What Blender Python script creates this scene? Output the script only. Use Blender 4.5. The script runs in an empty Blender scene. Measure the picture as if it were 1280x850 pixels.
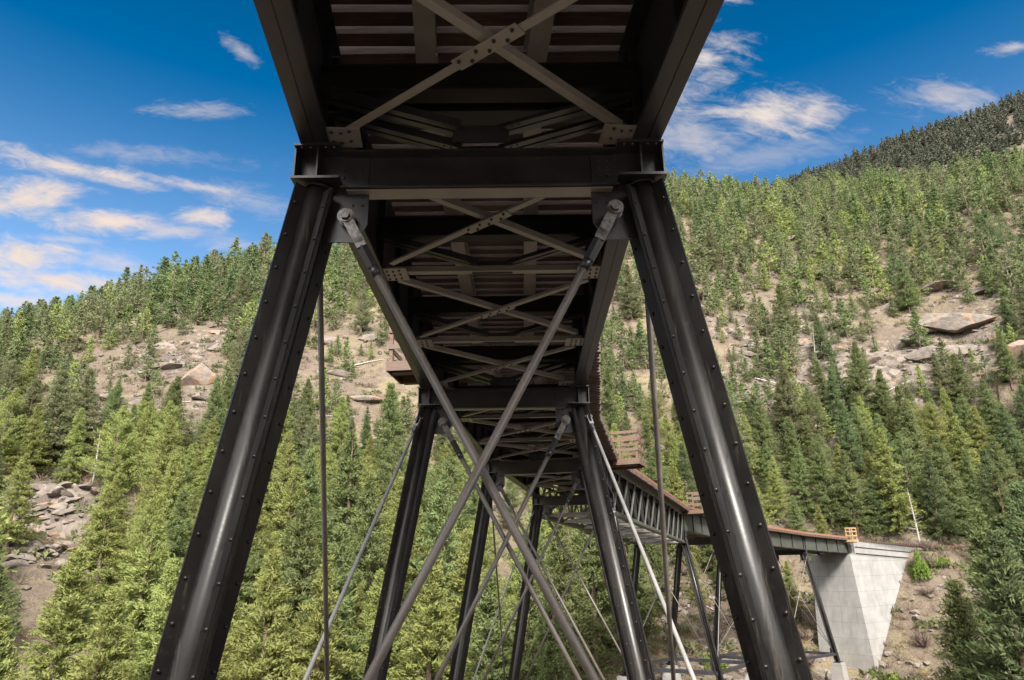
import bpy, bmesh, math, random
import numpy as np
from mathutils import Vector, Matrix

SC = bpy.context.scene
COL = SC.collection
PI = math.pi
R_ = math.radians
random.seed(7)

# ---------------------------------------------------------------- camera
PITCH, ROLL = 0.3165212, -0.017084
cam_data = bpy.data.cameras.new('camera')
cam = bpy.data.objects.new('camera', cam_data)
COL.objects.link(cam)
cam_data.sensor_width = 36.0
cam_data.lens = 866.367 * 36.0 / 1280.0
cam_data.clip_start, cam_data.clip_end = 0.1, 6000.0
_upc = Vector((0, -math.sin(PITCH), math.cos(PITCH)))
_fwd = Vector((0, math.cos(PITCH), math.sin(PITCH)))
_x = Vector((1, 0, 0))
_rt = _x * math.cos(ROLL) + _upc * math.sin(ROLL)
_up = -_x * math.sin(ROLL) + _upc * math.cos(ROLL)
cam.matrix_world = Matrix(((_rt.x, _up.x, -_fwd.x, 0), (_rt.y, _up.y, -_fwd.y, 0), (_rt.z, _up.z, -_fwd.z, 0), (0, 0, 0, 1)))
SC.camera = cam

# ---------------------------------------------------------------- light and exposure
SUN_AZ, SUN_EL = R_(172), R_(43)
sun_dir = Vector((math.sin(SUN_AZ) * math.cos(SUN_EL), math.cos(SUN_AZ) * math.cos(SUN_EL), math.sin(SUN_EL)))
sl = bpy.data.lights.new('sun', 'SUN')
sl.energy, sl.angle, sl.color = 2.9, R_(14.0), (1.0, 0.94, 0.85)
so = bpy.data.objects.new('sun', sl)
COL.objects.link(so)
so.rotation_euler = sun_dir.to_track_quat('Z', 'Y').to_euler()
so.location = sun_dir * 300

SC.view_settings.view_transform = 'Standard'
SC.view_settings.look = 'None'
SC.view_settings.exposure = 1.97
SC.view_settings.gamma = 1.0
SC.view_settings.use_curve_mapping = False
SC.cycles.max_bounces = 6
SC.cycles.diffuse_bounces = 4
SC.cycles.glossy_bounces = 3
SC.cycles.transmission_bounces = 2
SC.cycles.transparent_max_bounces = 4
SC.cycles.use_denoising = True


# ---------------------------------------------------------------- node maths
class N:
    """arithmetic on node sockets"""
    nt = None

    def __init__(s, v): s.v = v

    @staticmethod
    def op(o, *a, clamp=False):
        n = N.nt.nodes.new('ShaderNodeMath'); n.operation = o; n.use_clamp = clamp
        for i, x in enumerate(a):
            x = x.v if isinstance(x, N) else x
            if isinstance(x, (int, float)): n.inputs[i].default_value = x
            else: N.nt.links.new(x, n.inputs[i])
        return N(n.outputs[0])

    def __add__(s, o): return N.op('ADD', s, o)
    def __radd__(s, o): return N.op('ADD', s, o)
    def __sub__(s, o): return N.op('SUBTRACT', s, o)
    def __rsub__(s, o): return N.op('SUBTRACT', o, s)
    def __mul__(s, o): return N.op('MULTIPLY', s, o)
    def __rmul__(s, o): return N.op('MULTIPLY', s, o)
    def __truediv__(s, o): return N.op('DIVIDE', s, o)


def ramp(v, lo, hi):
    n = N.nt.nodes.new('ShaderNodeMapRange'); n.interpolation_type = 'SMOOTHSTEP'
    N.nt.links.new(v.v, n.inputs[0]); n.inputs[1].default_value = lo; n.inputs[2].default_value = hi
    return N(n.outputs[0])


def mixc(f, a, b):
    n = N.nt.nodes.new('ShaderNodeMix'); n.data_type = 'RGBA'
    for x, i in ((f, 0), (a, 6), (b, 7)):
        x = x.v if isinstance(x, N) else x
        if isinstance(x, (int, float)): n.inputs[i].default_value = x
        elif isinstance(x, tuple): n.inputs[i].default_value = (*x, 1)
        else: N.nt.links.new(x, n.inputs[i])
    return N(n.outputs[2])


def noise(vec, scale, detail=4, rough=0.55, dist=0.0):
    n = N.nt.nodes.new('ShaderNodeTexNoise')
    if vec is not None: N.nt.links.new(vec.v, n.inputs['Vector'])
    n.inputs['Scale'].default_value = scale; n.inputs['Detail'].default_value = detail
    n.inputs['Roughness'].default_value = rough; n.inputs['Distortion'].default_value = dist
    return N(n.outputs[0])


# ---------------------------------------------------------------- sky with drifting clouds
world = bpy.data.worlds.new('World')
SC.world = world
world.use_nodes = True
nt = world.node_tree
nt.nodes.clear()
N.nt = nt
out = nt.nodes.new('ShaderNodeOutputWorld')
bg = nt.nodes.new('ShaderNodeBackground')
bg.inputs['Strength'].default_value = 0.15
nt.links.new(bg.outputs[0], out.inputs[0])
sky = nt.nodes.new('ShaderNodeTexSky')
sky.sky_type = 'NISHITA'
sky.sun_disc = False
sky.sun_elevation, sky.sun_rotation = SUN_EL, SUN_AZ
sky.altitude = 2600
sky.air_density, sky.dust_density, sky.ozone_density = 1.0, 0.3, 3.0
tc = nt.nodes.new('ShaderNodeTexCoord')
hs = nt.nodes.new('ShaderNodeHueSaturation')
hs.inputs['Hue'].default_value = 0.490
hs.inputs['Saturation'].default_value = 1.42
hs.inputs['Value'].default_value = 0.49
nt.links.new(sky.outputs[0], hs.inputs['Color'])
sp = nt.nodes.new('ShaderNodeSeparateXYZ')
nt.links.new(tc.outputs['Generated'], sp.inputs[0])
X, Y, Z = (N(sp.outputs[i]) for i in range(3))
az = N.op('ARCTAN2', X, Y) * (180 / PI)
el = N.op('ARCSINE', Z) * (180 / PI)
SKY_T = 0.3165
qq = N.op('MAXIMUM', Y * math.cos(SKY_T) + Z * math.sin(SKY_T), 0.12)
tu = X / qq
tv_ = (Z * math.cos(SKY_T) - Y * math.sin(SKY_T)) / qq
cb = nt.nodes.new('ShaderNodeCombineXYZ')
nt.links.new((tu * 6.5).v, cb.inputs[0]); nt.links.new((tv_ * 17.0 + tu * 2.5).v, cb.inputs[1])
cv = N(cb.outputs[0])
n1 = noise(cv, 0.9, 9, 0.62, 1.1)
n2 = noise(cv, 3.2, 8, 0.68, 1.0)
wob = (n1 - 0.5) * 1.9 + (n2 - 0.5) * 1.25
# a fixed tangent plane on the sky (east, up), half width, half height, tilt, strength
CLOUDS = [(-0.6524, 0.2656, 0.1097, 0.015, -14, 1), (-0.5658, 0.246, 0.0716, 0.0127, -14, 1), (-0.4561, 0.2298, 0.0982, 0.0092, -10, 0.75),
          (-0.3811, 0.2102, 0.0693, 0.0185, -15, 0.4), (-0.7044, 0.2159, 0.0924, 0.0254, 4, 0.95), (-0.5774, 0.1824, 0.0785, 0.0173, -3, 1),
          (-0.4908, 0.1663, 0.0831, 0.0127, -12, 0.6), (-0.4434, 0.1859, 0.0462, 0.0115, 0, 0.9), (-0.3984, 0.1478, 0.0577, 0.0104, -15, 0.4),
          (-0.6467, 0.1559, 0.06, 0.0058, -5, 0.5), (-0.6928, 0.1305, 0.0924, 0.0231, -3, 1), (-0.6524, 0.0958, 0.1212, 0.0208, -6, 1),
          (-0.5658, 0.1189, 0.0635, 0.0196, -15, 0.55), (-0.7159, 0.0704, 0.0751, 0.0115, -5, 0.75), (-0.4527, 0.3395, 0.067, 0.0115, 0, 0.55),
          (-0.3834, 0.4238, 0.03, 0.0104, -35, 0.55), (0.3695, 0.321, 0.0901, 0.0323, -3, 1), (0.2829, 0.4007, 0.0554, 0.0462, -10, 0.95),
          (0.2425, 0.3637, 0.0462, 0.0577, 0, 0.85), (0.2367, 0.2921, 0.0982, 0.052, 0, 0.55), (0.4215, 0.3176, 0.0635, 0.0104, -2, 0.65),
          (0.6351, 0.3383, 0.0785, 0.0196, -2, 0.62), (0.7275, 0.4099, 0.037, 0.0081, 6, 0.75), (0.3176, 0.4908, 0.0254, 0.0162, 0, 0.9),
          (0.3695, 0.2598, 0.127, 0.0208, 10, 0.3), (-0.5427, 0.2783, 0.1501, 0.0127, -5, 0.35)]
dens = None
for ca, ce, a, b, th, st in CLOUDS:
    c, s = math.cos(R_(th)), math.sin(R_(th))
    du, dv = tu - ca, tv_ - ce
    p = (du * c + dv * s) * (1.0 / a)
    q = (dv * c - du * s) * (1.0 / b)
    r2 = (p * p + q * q) * 0.58
    d = ramp(0.66 - N.op('SQRT', r2) * 0.50 + wob * 0.70, 0.08, 0.82) * st
    dens = d if dens is None else N.op('MAXIMUM', dens, d)
warm = ramp(el, 20.0, 42.0)
ccol = mixc(warm, (1.66, 1.34, 1.09), (1.6, 1.42, 1.27))
nt.links.new((ramp(el, 14.0, 46.0) * 0.50 + 0.98).v, hs.inputs['Saturation'])
nt.links.new((0.475 - ramp(el, 14.0, 46.0) * 0.20).v, hs.inputs['Value'])
skyc = mixc(N.op('MULTIPLY', dens, 0.93, clamp=True), N(hs.outputs[0]), ccol)
# unseen bright cloud bank overhead and to the south, added as soft fill light
fill_cover = ramp(Y * -0.75 + Z * 0.62 + (n1 - 0.5) * 0.5, 0.22, 0.75)
skyc = mixc(fill_cover * 0.9, skyc, (7.2, 6.8, 6.4))
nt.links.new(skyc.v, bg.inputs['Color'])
world.cycles.sampling_method = 'MANUAL'
world.cycles.sample_map_resolution = 512


# ---------------------------------------------------------------- materials
def mat(name):
    m = bpy.data.materials.new(name); m.use_nodes = True
    N.nt = m.node_tree
    b = m.node_tree.nodes['Principled BSDF']
    return m, b


def lk(a, sock): N.nt.links.new(a.v if isinstance(a, N) else a, sock)


def bump(h, strength, dist, b):
    n = N.nt.nodes.new('ShaderNodeBump'); n.inputs['Strength'].default_value = strength; n.inputs['Distance'].default_value = dist
    lk(h, n.inputs['Height']); lk(n.outputs[0], b.inputs['Normal'])


def geo_pos():
    return N(N.nt.nodes.new('ShaderNodeNewGeometry').outputs['Position'])


def obj_co():
    return N(N.nt.nodes.new('ShaderNodeTexCoord').outputs['Object'])


def obj_rand():
    return N(N.nt.nodes.new('ShaderNodeObjectInfo').outputs['Random'])


def attr(name):
    n = N.nt.nodes.new('ShaderNodeAttribute'); n.attribute_name = name
    return N(n.outputs['Fac'])


def steel(name, c0, c1, rough, spec=0.5, coat=0.0, wear=0.0):
    m, b = mat(name)
    p = geo_pos()
    n = noise(p, 1.7, 5, 0.6); f = noise(p, 38, 4, 0.6)
    col = mixc(ramp(n * 0.7 + f * 0.3, 0.36, 0.66), c0, c1)
    dust = ramp(noise(p, 9, 6, 0.72), 0.60, 0.80) * 0.35
    col = mixc(dust, col, (0.14, 0.115, 0.09))
    if wear:
        mp = N.nt.nodes.new('ShaderNodeMapping'); lk(p, mp.inputs[0]); mp.inputs['Scale'].default_value = (1, 1, 0.06)
        stk = noise(N(mp.outputs[0]), 16, 6, 0.7)
        col = mixc(ramp(stk, 0.55, 0.75) * wear, col, (0.10, 0.085, 0.068))
        col = mixc(ramp(noise(p, 14, 7, 0.75), 0.66, 0.72) * wear, col, (0.12, 0.055, 0.03))
    lk(col, b.inputs['Base Color'])
    lk(n * 0.22 + f * 0.16 + (rough - 0.19), b.inputs['Roughness'])
    b.inputs['Specular IOR Level'].default_value = spec
    b.inputs['Coat Weight'].default_value = coat
    b.inputs['Coat Roughness'].default_value = 0.22
    bump(f * 0.6 + n, 0.10, 0.01, b)
    return m


M = {}
M['column'] = steel('black_column_paint', (0.009, 0.0085, 0.0088), (0.017, 0.0152, 0.0145), 0.35, 0.34, 0.0, 0.5)
M['steel'] = steel('brown_black_steel_paint', (0.018, 0.0185, 0.025), (0.035, 0.035, 0.044), 0.34, 0.7)
M['brace'] = steel('bounce_lit_bracing_paint', (0.235, 0.217, 0.205), (0.31, 0.288, 0.272), 0.36, 0.7)  # grey-brown, lightened so ground-bounced light on the undersides sits in the colour
M['dark'] = steel('dark_web_paint', (0.012, 0.012, 0.014), (0.024, 0.022, 0.024), 0.5, 0.4)
M['webpanel'] = steel('reflected_green_web', (0.05, 0.055, 0.048), (0.075, 0.08, 0.07), 0.42, 0.6)  # grey-green of reflected light put into the web and truss colour
M['rod'] = steel('rod_paint', (0.075, 0.064, 0.058), (0.125, 0.108, 0.096), 0.42, 0.5)
M['galv'] = steel('galvanised_rod', (0.15, 0.148, 0.146), (0.22, 0.215, 0.21), 0.5, 0.4)
m, b = mat('machined_steel'); M['machined'] = m
lk(mixc(ramp(noise(geo_pos(), 25, 5), 0.4, 0.65), (0.20, 0.20, 0.21), (0.12, 0.10, 0.08)), b.inputs['Base Color'])
b.inputs['Metallic'].default_value = 0.75; b.inputs['Roughness'].default_value = 0.38
m, b = mat('railhead_steel'); M['rail'] = m
lk(mixc(ramp(noise(geo_pos(), 8, 5), 0.4, 0.6), (0.10, 0.05, 0.03), (0.16, 0.09, 0.06)), b.inputs['Base Color']); b.inputs['Roughness'].default_value = 0.6


def wood(name, c0, c1, c2, along=None):
    m, b = mat(name)
    o = obj_co()
    mp = N.nt.nodes.new('ShaderNodeMapping'); lk(o, mp.inputs[0]); mp.inputs['Scale'].default_value = (1.2, 14, 14)
    g = noise(N(mp.outputs[0]), 2.2, 6, 0.62, 0.4)
    n = noise(geo_pos(), 2.3, 4)
    col = mixc(ramp(g, 0.35, 0.68), c0, c1)
    col = mixc(ramp(n + obj_rand() * 0.35, 0.5, 0.95), col, c2)
    lk(col, b.inputs['Base Color']); b.inputs['Roughness'].default_value = 0.75
    bump(g, 0.4, 0.01, b)
    return m


M['tie'] = wood('rust_stained_tie_timber', (0.058, 0.032, 0.026), (0.115, 0.068, 0.054), (0.088, 0.066, 0.060))
M['guard'] = wood('orange_brown_guard_timber', (0.19, 0.070, 0.034), (0.29, 0.125, 0.063), (0.20, 0.10, 0.066))
M['refuge'] = wood('red_brown_refuge_timber', (0.085, 0.050, 0.036), (0.15, 0.093, 0.068), (0.115, 0.080, 0.064))
M['fresh'] = wood('fresh_yellow_timber', (0.30, 0.185, 0.085), (0.40, 0.27, 0.135), (0.34, 0.23, 0.12))
M['tiegrey'] = wood('grey_brown_tie_timber', (0.10, 0.075, 0.06), (0.17, 0.13, 0.11), (0.13, 0.10, 0.085))

m, b = mat('cast_concrete'); M['concrete'] = m
p = geo_pos()
sx = N.nt.nodes.new('ShaderNodeSeparateXYZ'); lk(p, sx.inputs[0])
zz = N(sx.outputs[2])
mp = N.nt.nodes.new('ShaderNodeMapping'); lk(p, mp.inputs[0]); mp.inputs['Scale'].default_value = (1, 1, 0.10)
streak = noise(N(mp.outputs[0]), 2.6, 6, 0.65)
n = noise(p, 0.8, 6, 0.6); f = noise(p, 18, 4)
col = mixc(ramp(n * 0.6 + f * 0.4, 0.36, 0.64), (0.205, 0.203, 0.199), (0.275, 0.272, 0.266))
col = mixc(ramp(streak, 0.50, 0.72) * 0.4, col, (0.12, 0.115, 0.105))
col = mixc(ramp(zz + (n - 0.5) * 5, -8.0, -10.5) * 0.35, col, (0.17, 0.14, 0.11))
lift = N.op('FRACT', zz * 0.62)
line = N.op('LESS_THAN', lift, 0.025)
col = mixc(line * 0.6, col, (0.12, 0.115, 0.105))
lk(col, b.inputs['Base Color']); b.inputs['Roughness'].default_value = 0.85
bump(f + n * 2.0 - line * 0.8, 0.25, 0.02, b)


def ground_mat(name, duff=(0.140, 0.110, 0.086), grass=(0.225, 0.19, 0.115)):
    m, b = mat(name)
    p = geo_pos()
    big = noise(p, 0.035, 5, 0.6, 0.5); mid = noise(p, 0.16, 6, 0.66, 0.8); sm = noise(p, 0.9, 6, 0.68); fine = noise(p, 5.0, 5, 0.7)
    col = mixc(ramp(sm * 0.5 + fine * 0.5, 0.34, 0.66), tuple(c * 0.62 for c in duff), tuple(c * 1.15 for c in duff))
    col = mixc(ramp(mid, 0.47, 0.62) * 0.85, col, mixc(ramp(fine, 0.35, 0.65), tuple(c * 0.6 for c in grass), grass))
    v = N.nt.nodes.new('ShaderNodeTexVoronoi'); lk(p, v.inputs['Vector']); v.inputs['Scale'].default_value = 0.55
    sepc = N.nt.nodes.new('ShaderNodeSeparateColor'); lk(v.outputs['Color'], sepc.inputs[0])
    vr = N(sepc.outputs[0])
    rockc = mixc(ramp(sm * 0.6 + vr * 0.4, 0.30, 0.72), (0.092, 0.077, 0.067), (0.205, 0.172, 0.148))
    rockc = mixc(ramp(noise(p, 0.22, 4), 0.60, 0.70) * 0.7, rockc, (0.40, 0.21, 0.11))
    rm = ramp(attr('rock') + (mid - 0.5) * 1.3 + (sm - 0.5) * 1.1, 0.46, 0.62)
    col = mixc(rm, col, rockc)
    scr = ramp(noise(p, 0.09, 5, 0.7) + (sm - 0.5) * 0.3, 0.60, 0.66)
    col = mixc(scr * 0.5, col, (0.10, 0.085, 0.06))
    lk(col, b.inputs['Base Color']); b.inputs['Roughness'].default_value = 0.95
    b.inputs['Specular IOR Level'].default_value = 0.2
    bump(sm * 1.3 + fine * 0.4 + N(v.outputs['Distance']) * 0.25 * rm, 0.9, 0.5, b)
    return m


M['ground'] = ground_mat('dry_mountain_soil')
M['far_ground'] = ground_mat('far_mountain_soil', (0.15, 0.115, 0.10), (0.135, 0.115, 0.085))


def rock_mat(name, c0, c1, c2):
    m, b = mat(name)
    o = obj_co(); p = geo_pos()
    n = noise(p, 0.9, 6, 0.65); f = noise(p, 7, 5, 0.7)
    col = mixc(ramp(n * 0.55 + f * 0.45, 0.35, 0.66), c0, c1)
    col = mixc(ramp(noise(p, 0.45, 4) + (obj_rand() - 0.5) * 0.25, 0.58, 0.68) * 0.75, col, c2)
    col = mixc(ramp(noise(p, 2.4, 7, 0.75), 0.60, 0.70) * 0.6, col, (0.10, 0.09, 0.08))
    lk(col, b.inputs['Base Color']); b.inputs['Roughness'].default_value = 0.93
    b.inputs['Specular IOR Level'].default_value = 0.2
    bump(n + f * 0.4, 0.8, 0.12, b)
    return m


M['rock'] = rock_mat('lichened_granite', (0.095, 0.082, 0.073), (0.21, 0.18, 0.155), (0.23, 0.14, 0.085))
M['rustrock'] = rock_mat('rust_stained_granite', (0.11, 0.092, 0.080), (0.225, 0.188, 0.16), (0.25, 0.15, 0.09))
b = M['rustrock'].node_tree.nodes['Principled BSDF']; N.nt = M['rustrock'].node_tree
mp = N.nt.nodes.new('ShaderNodeMapping'); lk(geo_pos(), mp.inputs[0]); mp.inputs['Scale'].default_value = (1, 1, 0.22)
old = b.inputs['Base Color'].links[0].from_socket
lk(mixc(ramp(noise(N(mp.outputs[0]), 0.7, 6, 0.65), 0.52, 0.62) * 0.85, N(old), (0.26, 0.105, 0.04)), b.inputs['Base Color'])


def leaf_mat(name, dark, mid_, light, trans=0.4):
    m, b = mat(name)
    t = attr('tint')
    r = obj_rand()
    col = mixc(ramp(t, 0.0, 1.0), dark, light)
    col = mixc(0.55, col, mid_)
    h = N.nt.nodes.new('ShaderNodeHueSaturation'); lk(col, h.inputs['Color'])
    lk(r * 0.03 + 0.483, h.inputs['Hue']); lk(r * 0.4 + 0.8, h.inputs['Value']); h.inputs['Saturation'].default_value = 1.0
    lk(h.outputs[0], b.inputs['Base Color'])
    b.inputs['Roughness'].default_value = 0.6; b.inputs['Specular IOR Level'].default_value = 0.2
    # needle tufts shade as a soft mass: lean the facet normal towards the outward direction of the crown
    at = N.nt.nodes.new('ShaderNodeAttribute'); at.attribute_name = 'outward'
    vt = N.nt.nodes.new('ShaderNodeVectorTransform'); vt.vector_type = 'NORMAL'; vt.convert_from = 'OBJECT'; vt.convert_to = 'WORLD'
    lk(at.outputs['Vector'], vt.inputs[0])
    sc_ = N.nt.nodes.new('ShaderNodeVectorMath'); sc_.operation = 'SCALE'; lk(vt.outputs[0], sc_.inputs[0]); sc_.inputs['Scale'].default_value = 0.8
    g = N.nt.nodes.new('ShaderNodeNewGeometry')
    sg = N.nt.nodes.new('ShaderNodeVectorMath'); sg.operation = 'SCALE'; lk(g.outputs['Normal'], sg.inputs[0]); sg.inputs['Scale'].default_value = 0.75
    ad = N.nt.nodes.new('ShaderNodeVectorMath'); ad.operation = 'ADD'; lk(sc_.outputs[0], ad.inputs[0]); lk(sg.outputs[0], ad.inputs[1])
    nm = N.nt.nodes.new('ShaderNodeVectorMath'); nm.operation = 'NORMALIZE'; lk(ad.outputs[0], nm.inputs[0])
    lk(nm.outputs[0], b.inputs['Normal'])
    tr = N.nt.nodes.new('ShaderNodeBsdfTranslucent'); lk(h.outputs[0], tr.inputs[0])
    mx = N.nt.nodes.new('ShaderNodeMixShader'); mx.inputs[0].default_value = trans
    lk(b.outputs[0], mx.inputs[1]); lk(tr.outputs[0], mx.inputs[2])
    o = [n for n in N.nt.nodes if n.type == 'OUTPUT_MATERIAL'][0]
    lk(mx.outputs[0], o.inputs[0])
    return m


M['leaf_yellow'] = leaf_mat('yellow_green_needles', (0.125, 0.155, 0.042), (0.19, 0.22, 0.064), (0.28, 0.30, 0.095))
M['leaf_green'] = leaf_mat('mid_green_needles', (0.070, 0.100, 0.034), (0.120, 0.152, 0.054), (0.185, 0.215, 0.082))
M['leaf_grey'] = leaf_mat('grey_green_needles', (0.082, 0.096, 0.044), (0.13, 0.143, 0.066), (0.19, 0.20, 0.098))
M['leaf_dark'] = leaf_mat('dark_green_needles', (0.048, 0.074, 0.032), (0.084, 0.116, 0.047), (0.135, 0.168, 0.066))
M['leaf_far'] = leaf_mat('cloud_shaded_far_needles', (0.050, 0.058, 0.040), (0.072, 0.080, 0.054), (0.098, 0.104, 0.070), 0.25)  # needles darkened in colour for cloud shadow over the far ridge
M['leaf_bush'] = leaf_mat('bright_bush_leaves', (0.07, 0.11, 0.016), (0.12, 0.18, 0.03), (0.18, 0.24, 0.045))
M['twig'] = leaf_mat('dry_purple_brown_twigs', (0.12, 0.088, 0.072), (0.175, 0.135, 0.108), (0.25, 0.20, 0.155), 0.05)
M['dry_grass'] = leaf_mat('dry_straw_grass', (0.20, 0.14, 0.06), (0.30, 0.22, 0.10), (0.40, 0.31, 0.16), 0.15)
m, b = mat('conifer_bark'); M['bark'] = m
lk(mixc(ramp(noise(geo_pos(), 6, 5), 0.38, 0.64), (0.06, 0.042, 0.032), (0.17, 0.12, 0.09)), b.inputs['Base Color']); b.inputs['Roughness'].default_value = 0.9
m, b = mat('bleached_dead_wood'); M['deadwood'] = m
lk(mixc(ramp(noise(geo_pos(), 5, 5), 0.38, 0.64), (0.22, 0.19, 0.17), (0.38, 0.35, 0.32)), b.inputs['Base Color']); b.inputs['Roughness'].default_value = 0.9


# ---------------------------------------------------------------- mesh helpers
def np3(v): return np.array(v, float)


class MB:
    def __init__(s): s.v, s.f, s.sm = [], [], []

    def add(s, vs, fs, smooth=False):
        o = len(s.v)
        s.v.extend([tuple(map(float, x)) for x in vs])
        s.f.extend([tuple(i + o for i in q) for q in fs]); s.sm.extend([smooth] * len(fs))

    def hexa(s, c):
        s.add(c, [(0, 3, 2, 1), (4, 5, 6, 7), (0, 1, 5, 4), (1, 2, 6, 5), (2, 3, 7, 6), (3, 0, 4, 7)])

    def bar(s, p0, p1, w, h, up=(0, 0, 1), du=0.0, dv=0.0, ext=0.0):
        """box along p0-p1; w across, h along up; (du,dv) shifts the section"""
        p0, p1 = np3(p0), np3(p1); d = p1 - p0; L = np.linalg.norm(d); d = d / L
        p0 = p0 - d * ext; p1 = p1 + d * ext
        u = np3(up); x = np.cross(d, u); x /= np.linalg.norm(x); y = np.cross(x, d)
        c = []
        for p in (p0, p1):
            for a, bb in ((-1, -1), (1, -1), (1, 1), (-1, 1)):
                c.append(p + x * (du + a * w / 2) + y * (dv + bb * h / 2))
        s.hexa(c)

    def box(s, c, ax, ay, az_):
        c, ax, ay, az_ = map(np3, (c, ax, ay, az_))
        s.hexa([c - ax - ay - az_, c + ax - ay - az_, c + ax + ay - az_, c - ax + ay - az_, c - ax - ay + az_, c + ax - ay + az_, c + ax + ay + az_, c - ax + ay + az_])

    def tube(s, p0, p1, r0, r1=None, n=12, cap=True):
        r1 = r0 if r1 is None else r1
        p0, p1 = np3(p0), np3(p1); d = p1 - p0; d /= np.linalg.norm(d)
        a = np3((0, 0, 1)) if abs(d[2]) < 0.9 else np3((1, 0, 0))
        x = np.cross(d, a); x /= np.linalg.norm(x); y = np.cross(d, x)
        vs = []
        for p, r in ((p0, r0), (p1, r1)):
            for k in range(n):
                t = 2 * PI * k / n; vs.append(p + x * r * math.cos(t) + y * r * math.sin(t))
        fs = [(k, n + k, n + (k + 1) % n, (k + 1) % n) for k in range(n)]
        s.add(vs, fs, n > 6)
        if cap:
            o = len(s.v) - 2 * n
            s.f.append(tuple(o + k for k in range(n))); s.f.append(tuple(o + n + k for k in reversed(range(n)))); s.sm += [False, False]

    def path(s, pts, radii, n=8):
        pts = [np3(p) for p in pts]; vs = []
        for i, p in enumerate(pts):
            d = pts[min(i + 1, len(pts) - 1)] - pts[max(i - 1, 0)]; d /= np.linalg.norm(d)
            a = np3((0, 1, 0)) if abs(d[1]) < 0.9 else np3((1, 0, 0))
            x = np.cross(d, a); x /= np.linalg.norm(x); y = np.cross(d, x)
            for k in range(n):
                t = 2 * PI * k / n; vs.append(p + (x * math.cos(t) + y * math.sin(t)) * radii[i])
        fs = []
        for i in range(len(pts) - 1):
            for k in range(n):
                fs.append((i * n + k, (i + 1) * n + k, (i + 1) * n + (k + 1) % n, i * n + (k + 1) % n))
        s.add(vs, fs, True)

    def rivet(s, p, nrm, r=0.02, h=0.014):
        p, nrm = np3(p), np3(nrm); nrm = nrm / np.linalg.norm(nrm)
        a = np3((0, 0, 1)) if abs(nrm[2]) < 0.9 else np3((1, 0, 0))
        x = np.cross(nrm, a); x /= np.linalg.norm(x); y = np.cross(nrm, x)
        vs = []
        for rr, hh in ((r, 0), (r * 0.72, h * 0.8)):
            for k in range(6):
                t = PI / 3 * k; vs.append(p + x * rr * math.cos(t) + y * rr * math.sin(t) + nrm * hh)
        vs.append(p + nrm * h)
        fs = [(k, (k + 1) % 6, 6 + (k + 1) % 6, 6 + k) for k in range(6)] + [(6 + k, 6 + (k + 1) % 6, 12) for k in range(6)]
        s.add(vs, fs, True)

    def ibeam(s, p0, p1, depth, width, tf=0.025, tw=0.016, up=(0, 0, 1)):
        """bottom centre line p0-p1"""
        s.bar(p0, p1, width, tf, up, 0, tf / 2)
        s.bar(p0, p1, tw, depth - 2 * tf + 0.006, up, 0, depth / 2)
        s.bar(p0, p1, width, tf, up, 0, depth - tf / 2)

    def angle(s, p0, p1, a, t=0.014, side=1, up=(0, 0, 1)):
        """L section: flat leg below, upright leg on one edge"""
        s.bar(p0, p1, a, t, up, 0, t / 2)
        s.bar(p0, p1, t, a - t, up, side * (a / 2 - t / 2), t + (a - t) / 2 - 0.002)

    def build(s, name, m, parent=None, origin=None, second=None, second_from=0):
        me = bpy.data.meshes.new(name)
        org = np3(origin) if origin is not None else (np3(ORG[parent.name]) if parent is not None and parent.name in ORG else np.zeros(3))
        me.from_pydata([tuple(np3(v) - org) for v in s.v], [], s.f)
        me.polygons.foreach_set('use_smooth', s.sm)
        me.materials.append(m)
        if second:
            me.materials.append(second); me.polygons.foreach_set('material_index', [int(k >= second_from) for k in range(len(s.f))])
        me.update()
        o = bpy.data.objects.new(name, me); COL.objects.link(o)
        if parent is not None:
            o.parent = parent; ORG[o.name] = tuple(org)
        elif origin is not None:
            o.location = tuple(origin)
        return o


ORG = {}


def tag(o, label=None, cat=None, group=None, kind=None):
    if label: o['label'] = label
    if cat: o['category'] = cat
    if group: o['group'] = group
    if kind: o['kind'] = kind
    return o


def thing(name, label, cat, loc, group=None):
    o = bpy.data.objects.new(name, None); COL.objects.link(o)
    o.empty_display_size = 0.2
    o.location = tuple(map(float, loc)); ORG[o.name] = tuple(map(float, loc))
    return tag(o, label, cat, group)


# ---------------------------------------------------------------- bridge line: a curve to the right on a falling grade
HD, KAP, X1, Y1, H0, GR = -0.0368967, 0.010875377, -0.289245, 6.477, 4.26784, -0.0386647


def Cc(s):
    return np.array([X1 + (math.cos(HD) - math.cos(HD + KAP * s)) / KAP, Y1 + (math.sin(HD + KAP * s) - math.sin(HD)) / KAP, H0 + GR * s])


SB = [-9.14, 0.0, 9.0, 18.1, 27.39, 49.2, 58.4, 67.5, 79.08, 88.87]   # bents 1..8 (index 0 is behind the camera, 9 the abutment)
BENT = []
for i, s in enumerate(SB):
    c, a = Cc(s), HD + KAP * s
    if i == 1: c, a = np.array([-0.31, 6.52, c[2]]), R_(-0.6)
    if i == 2: c, a = np.array([-0.21, 15.56, c[2]]), R_(-1.2)
    BENT.append((c, np.array([math.cos(a), -math.sin(a), 0]), np.array([math.sin(a), math.cos(a), 0])))


def B(i, lat, z=0.0, n=0.0):
    c, t, f = BENT[i]
    return c + t * lat + f * n + np.array([0, 0, z])


def P(i, t, lat, z=0.0):
    return B(i, lat, z) * (1 - t) + B(i + 1, lat, z) * t


# ---------------------------------------------------------------- terrain
def _hash(ix, iy, seed):
    h = (ix.astype(np.int64) * 374761393 + iy.astype(np.int64) * 668265263 + seed * 1442695041) & 0x7fffffff
    h = ((h ^ (h >> 13)) * 1274126177) & 0x7fffffff
    return ((h ^ (h >> 16)) & 0xffff) / 65535.0


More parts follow.
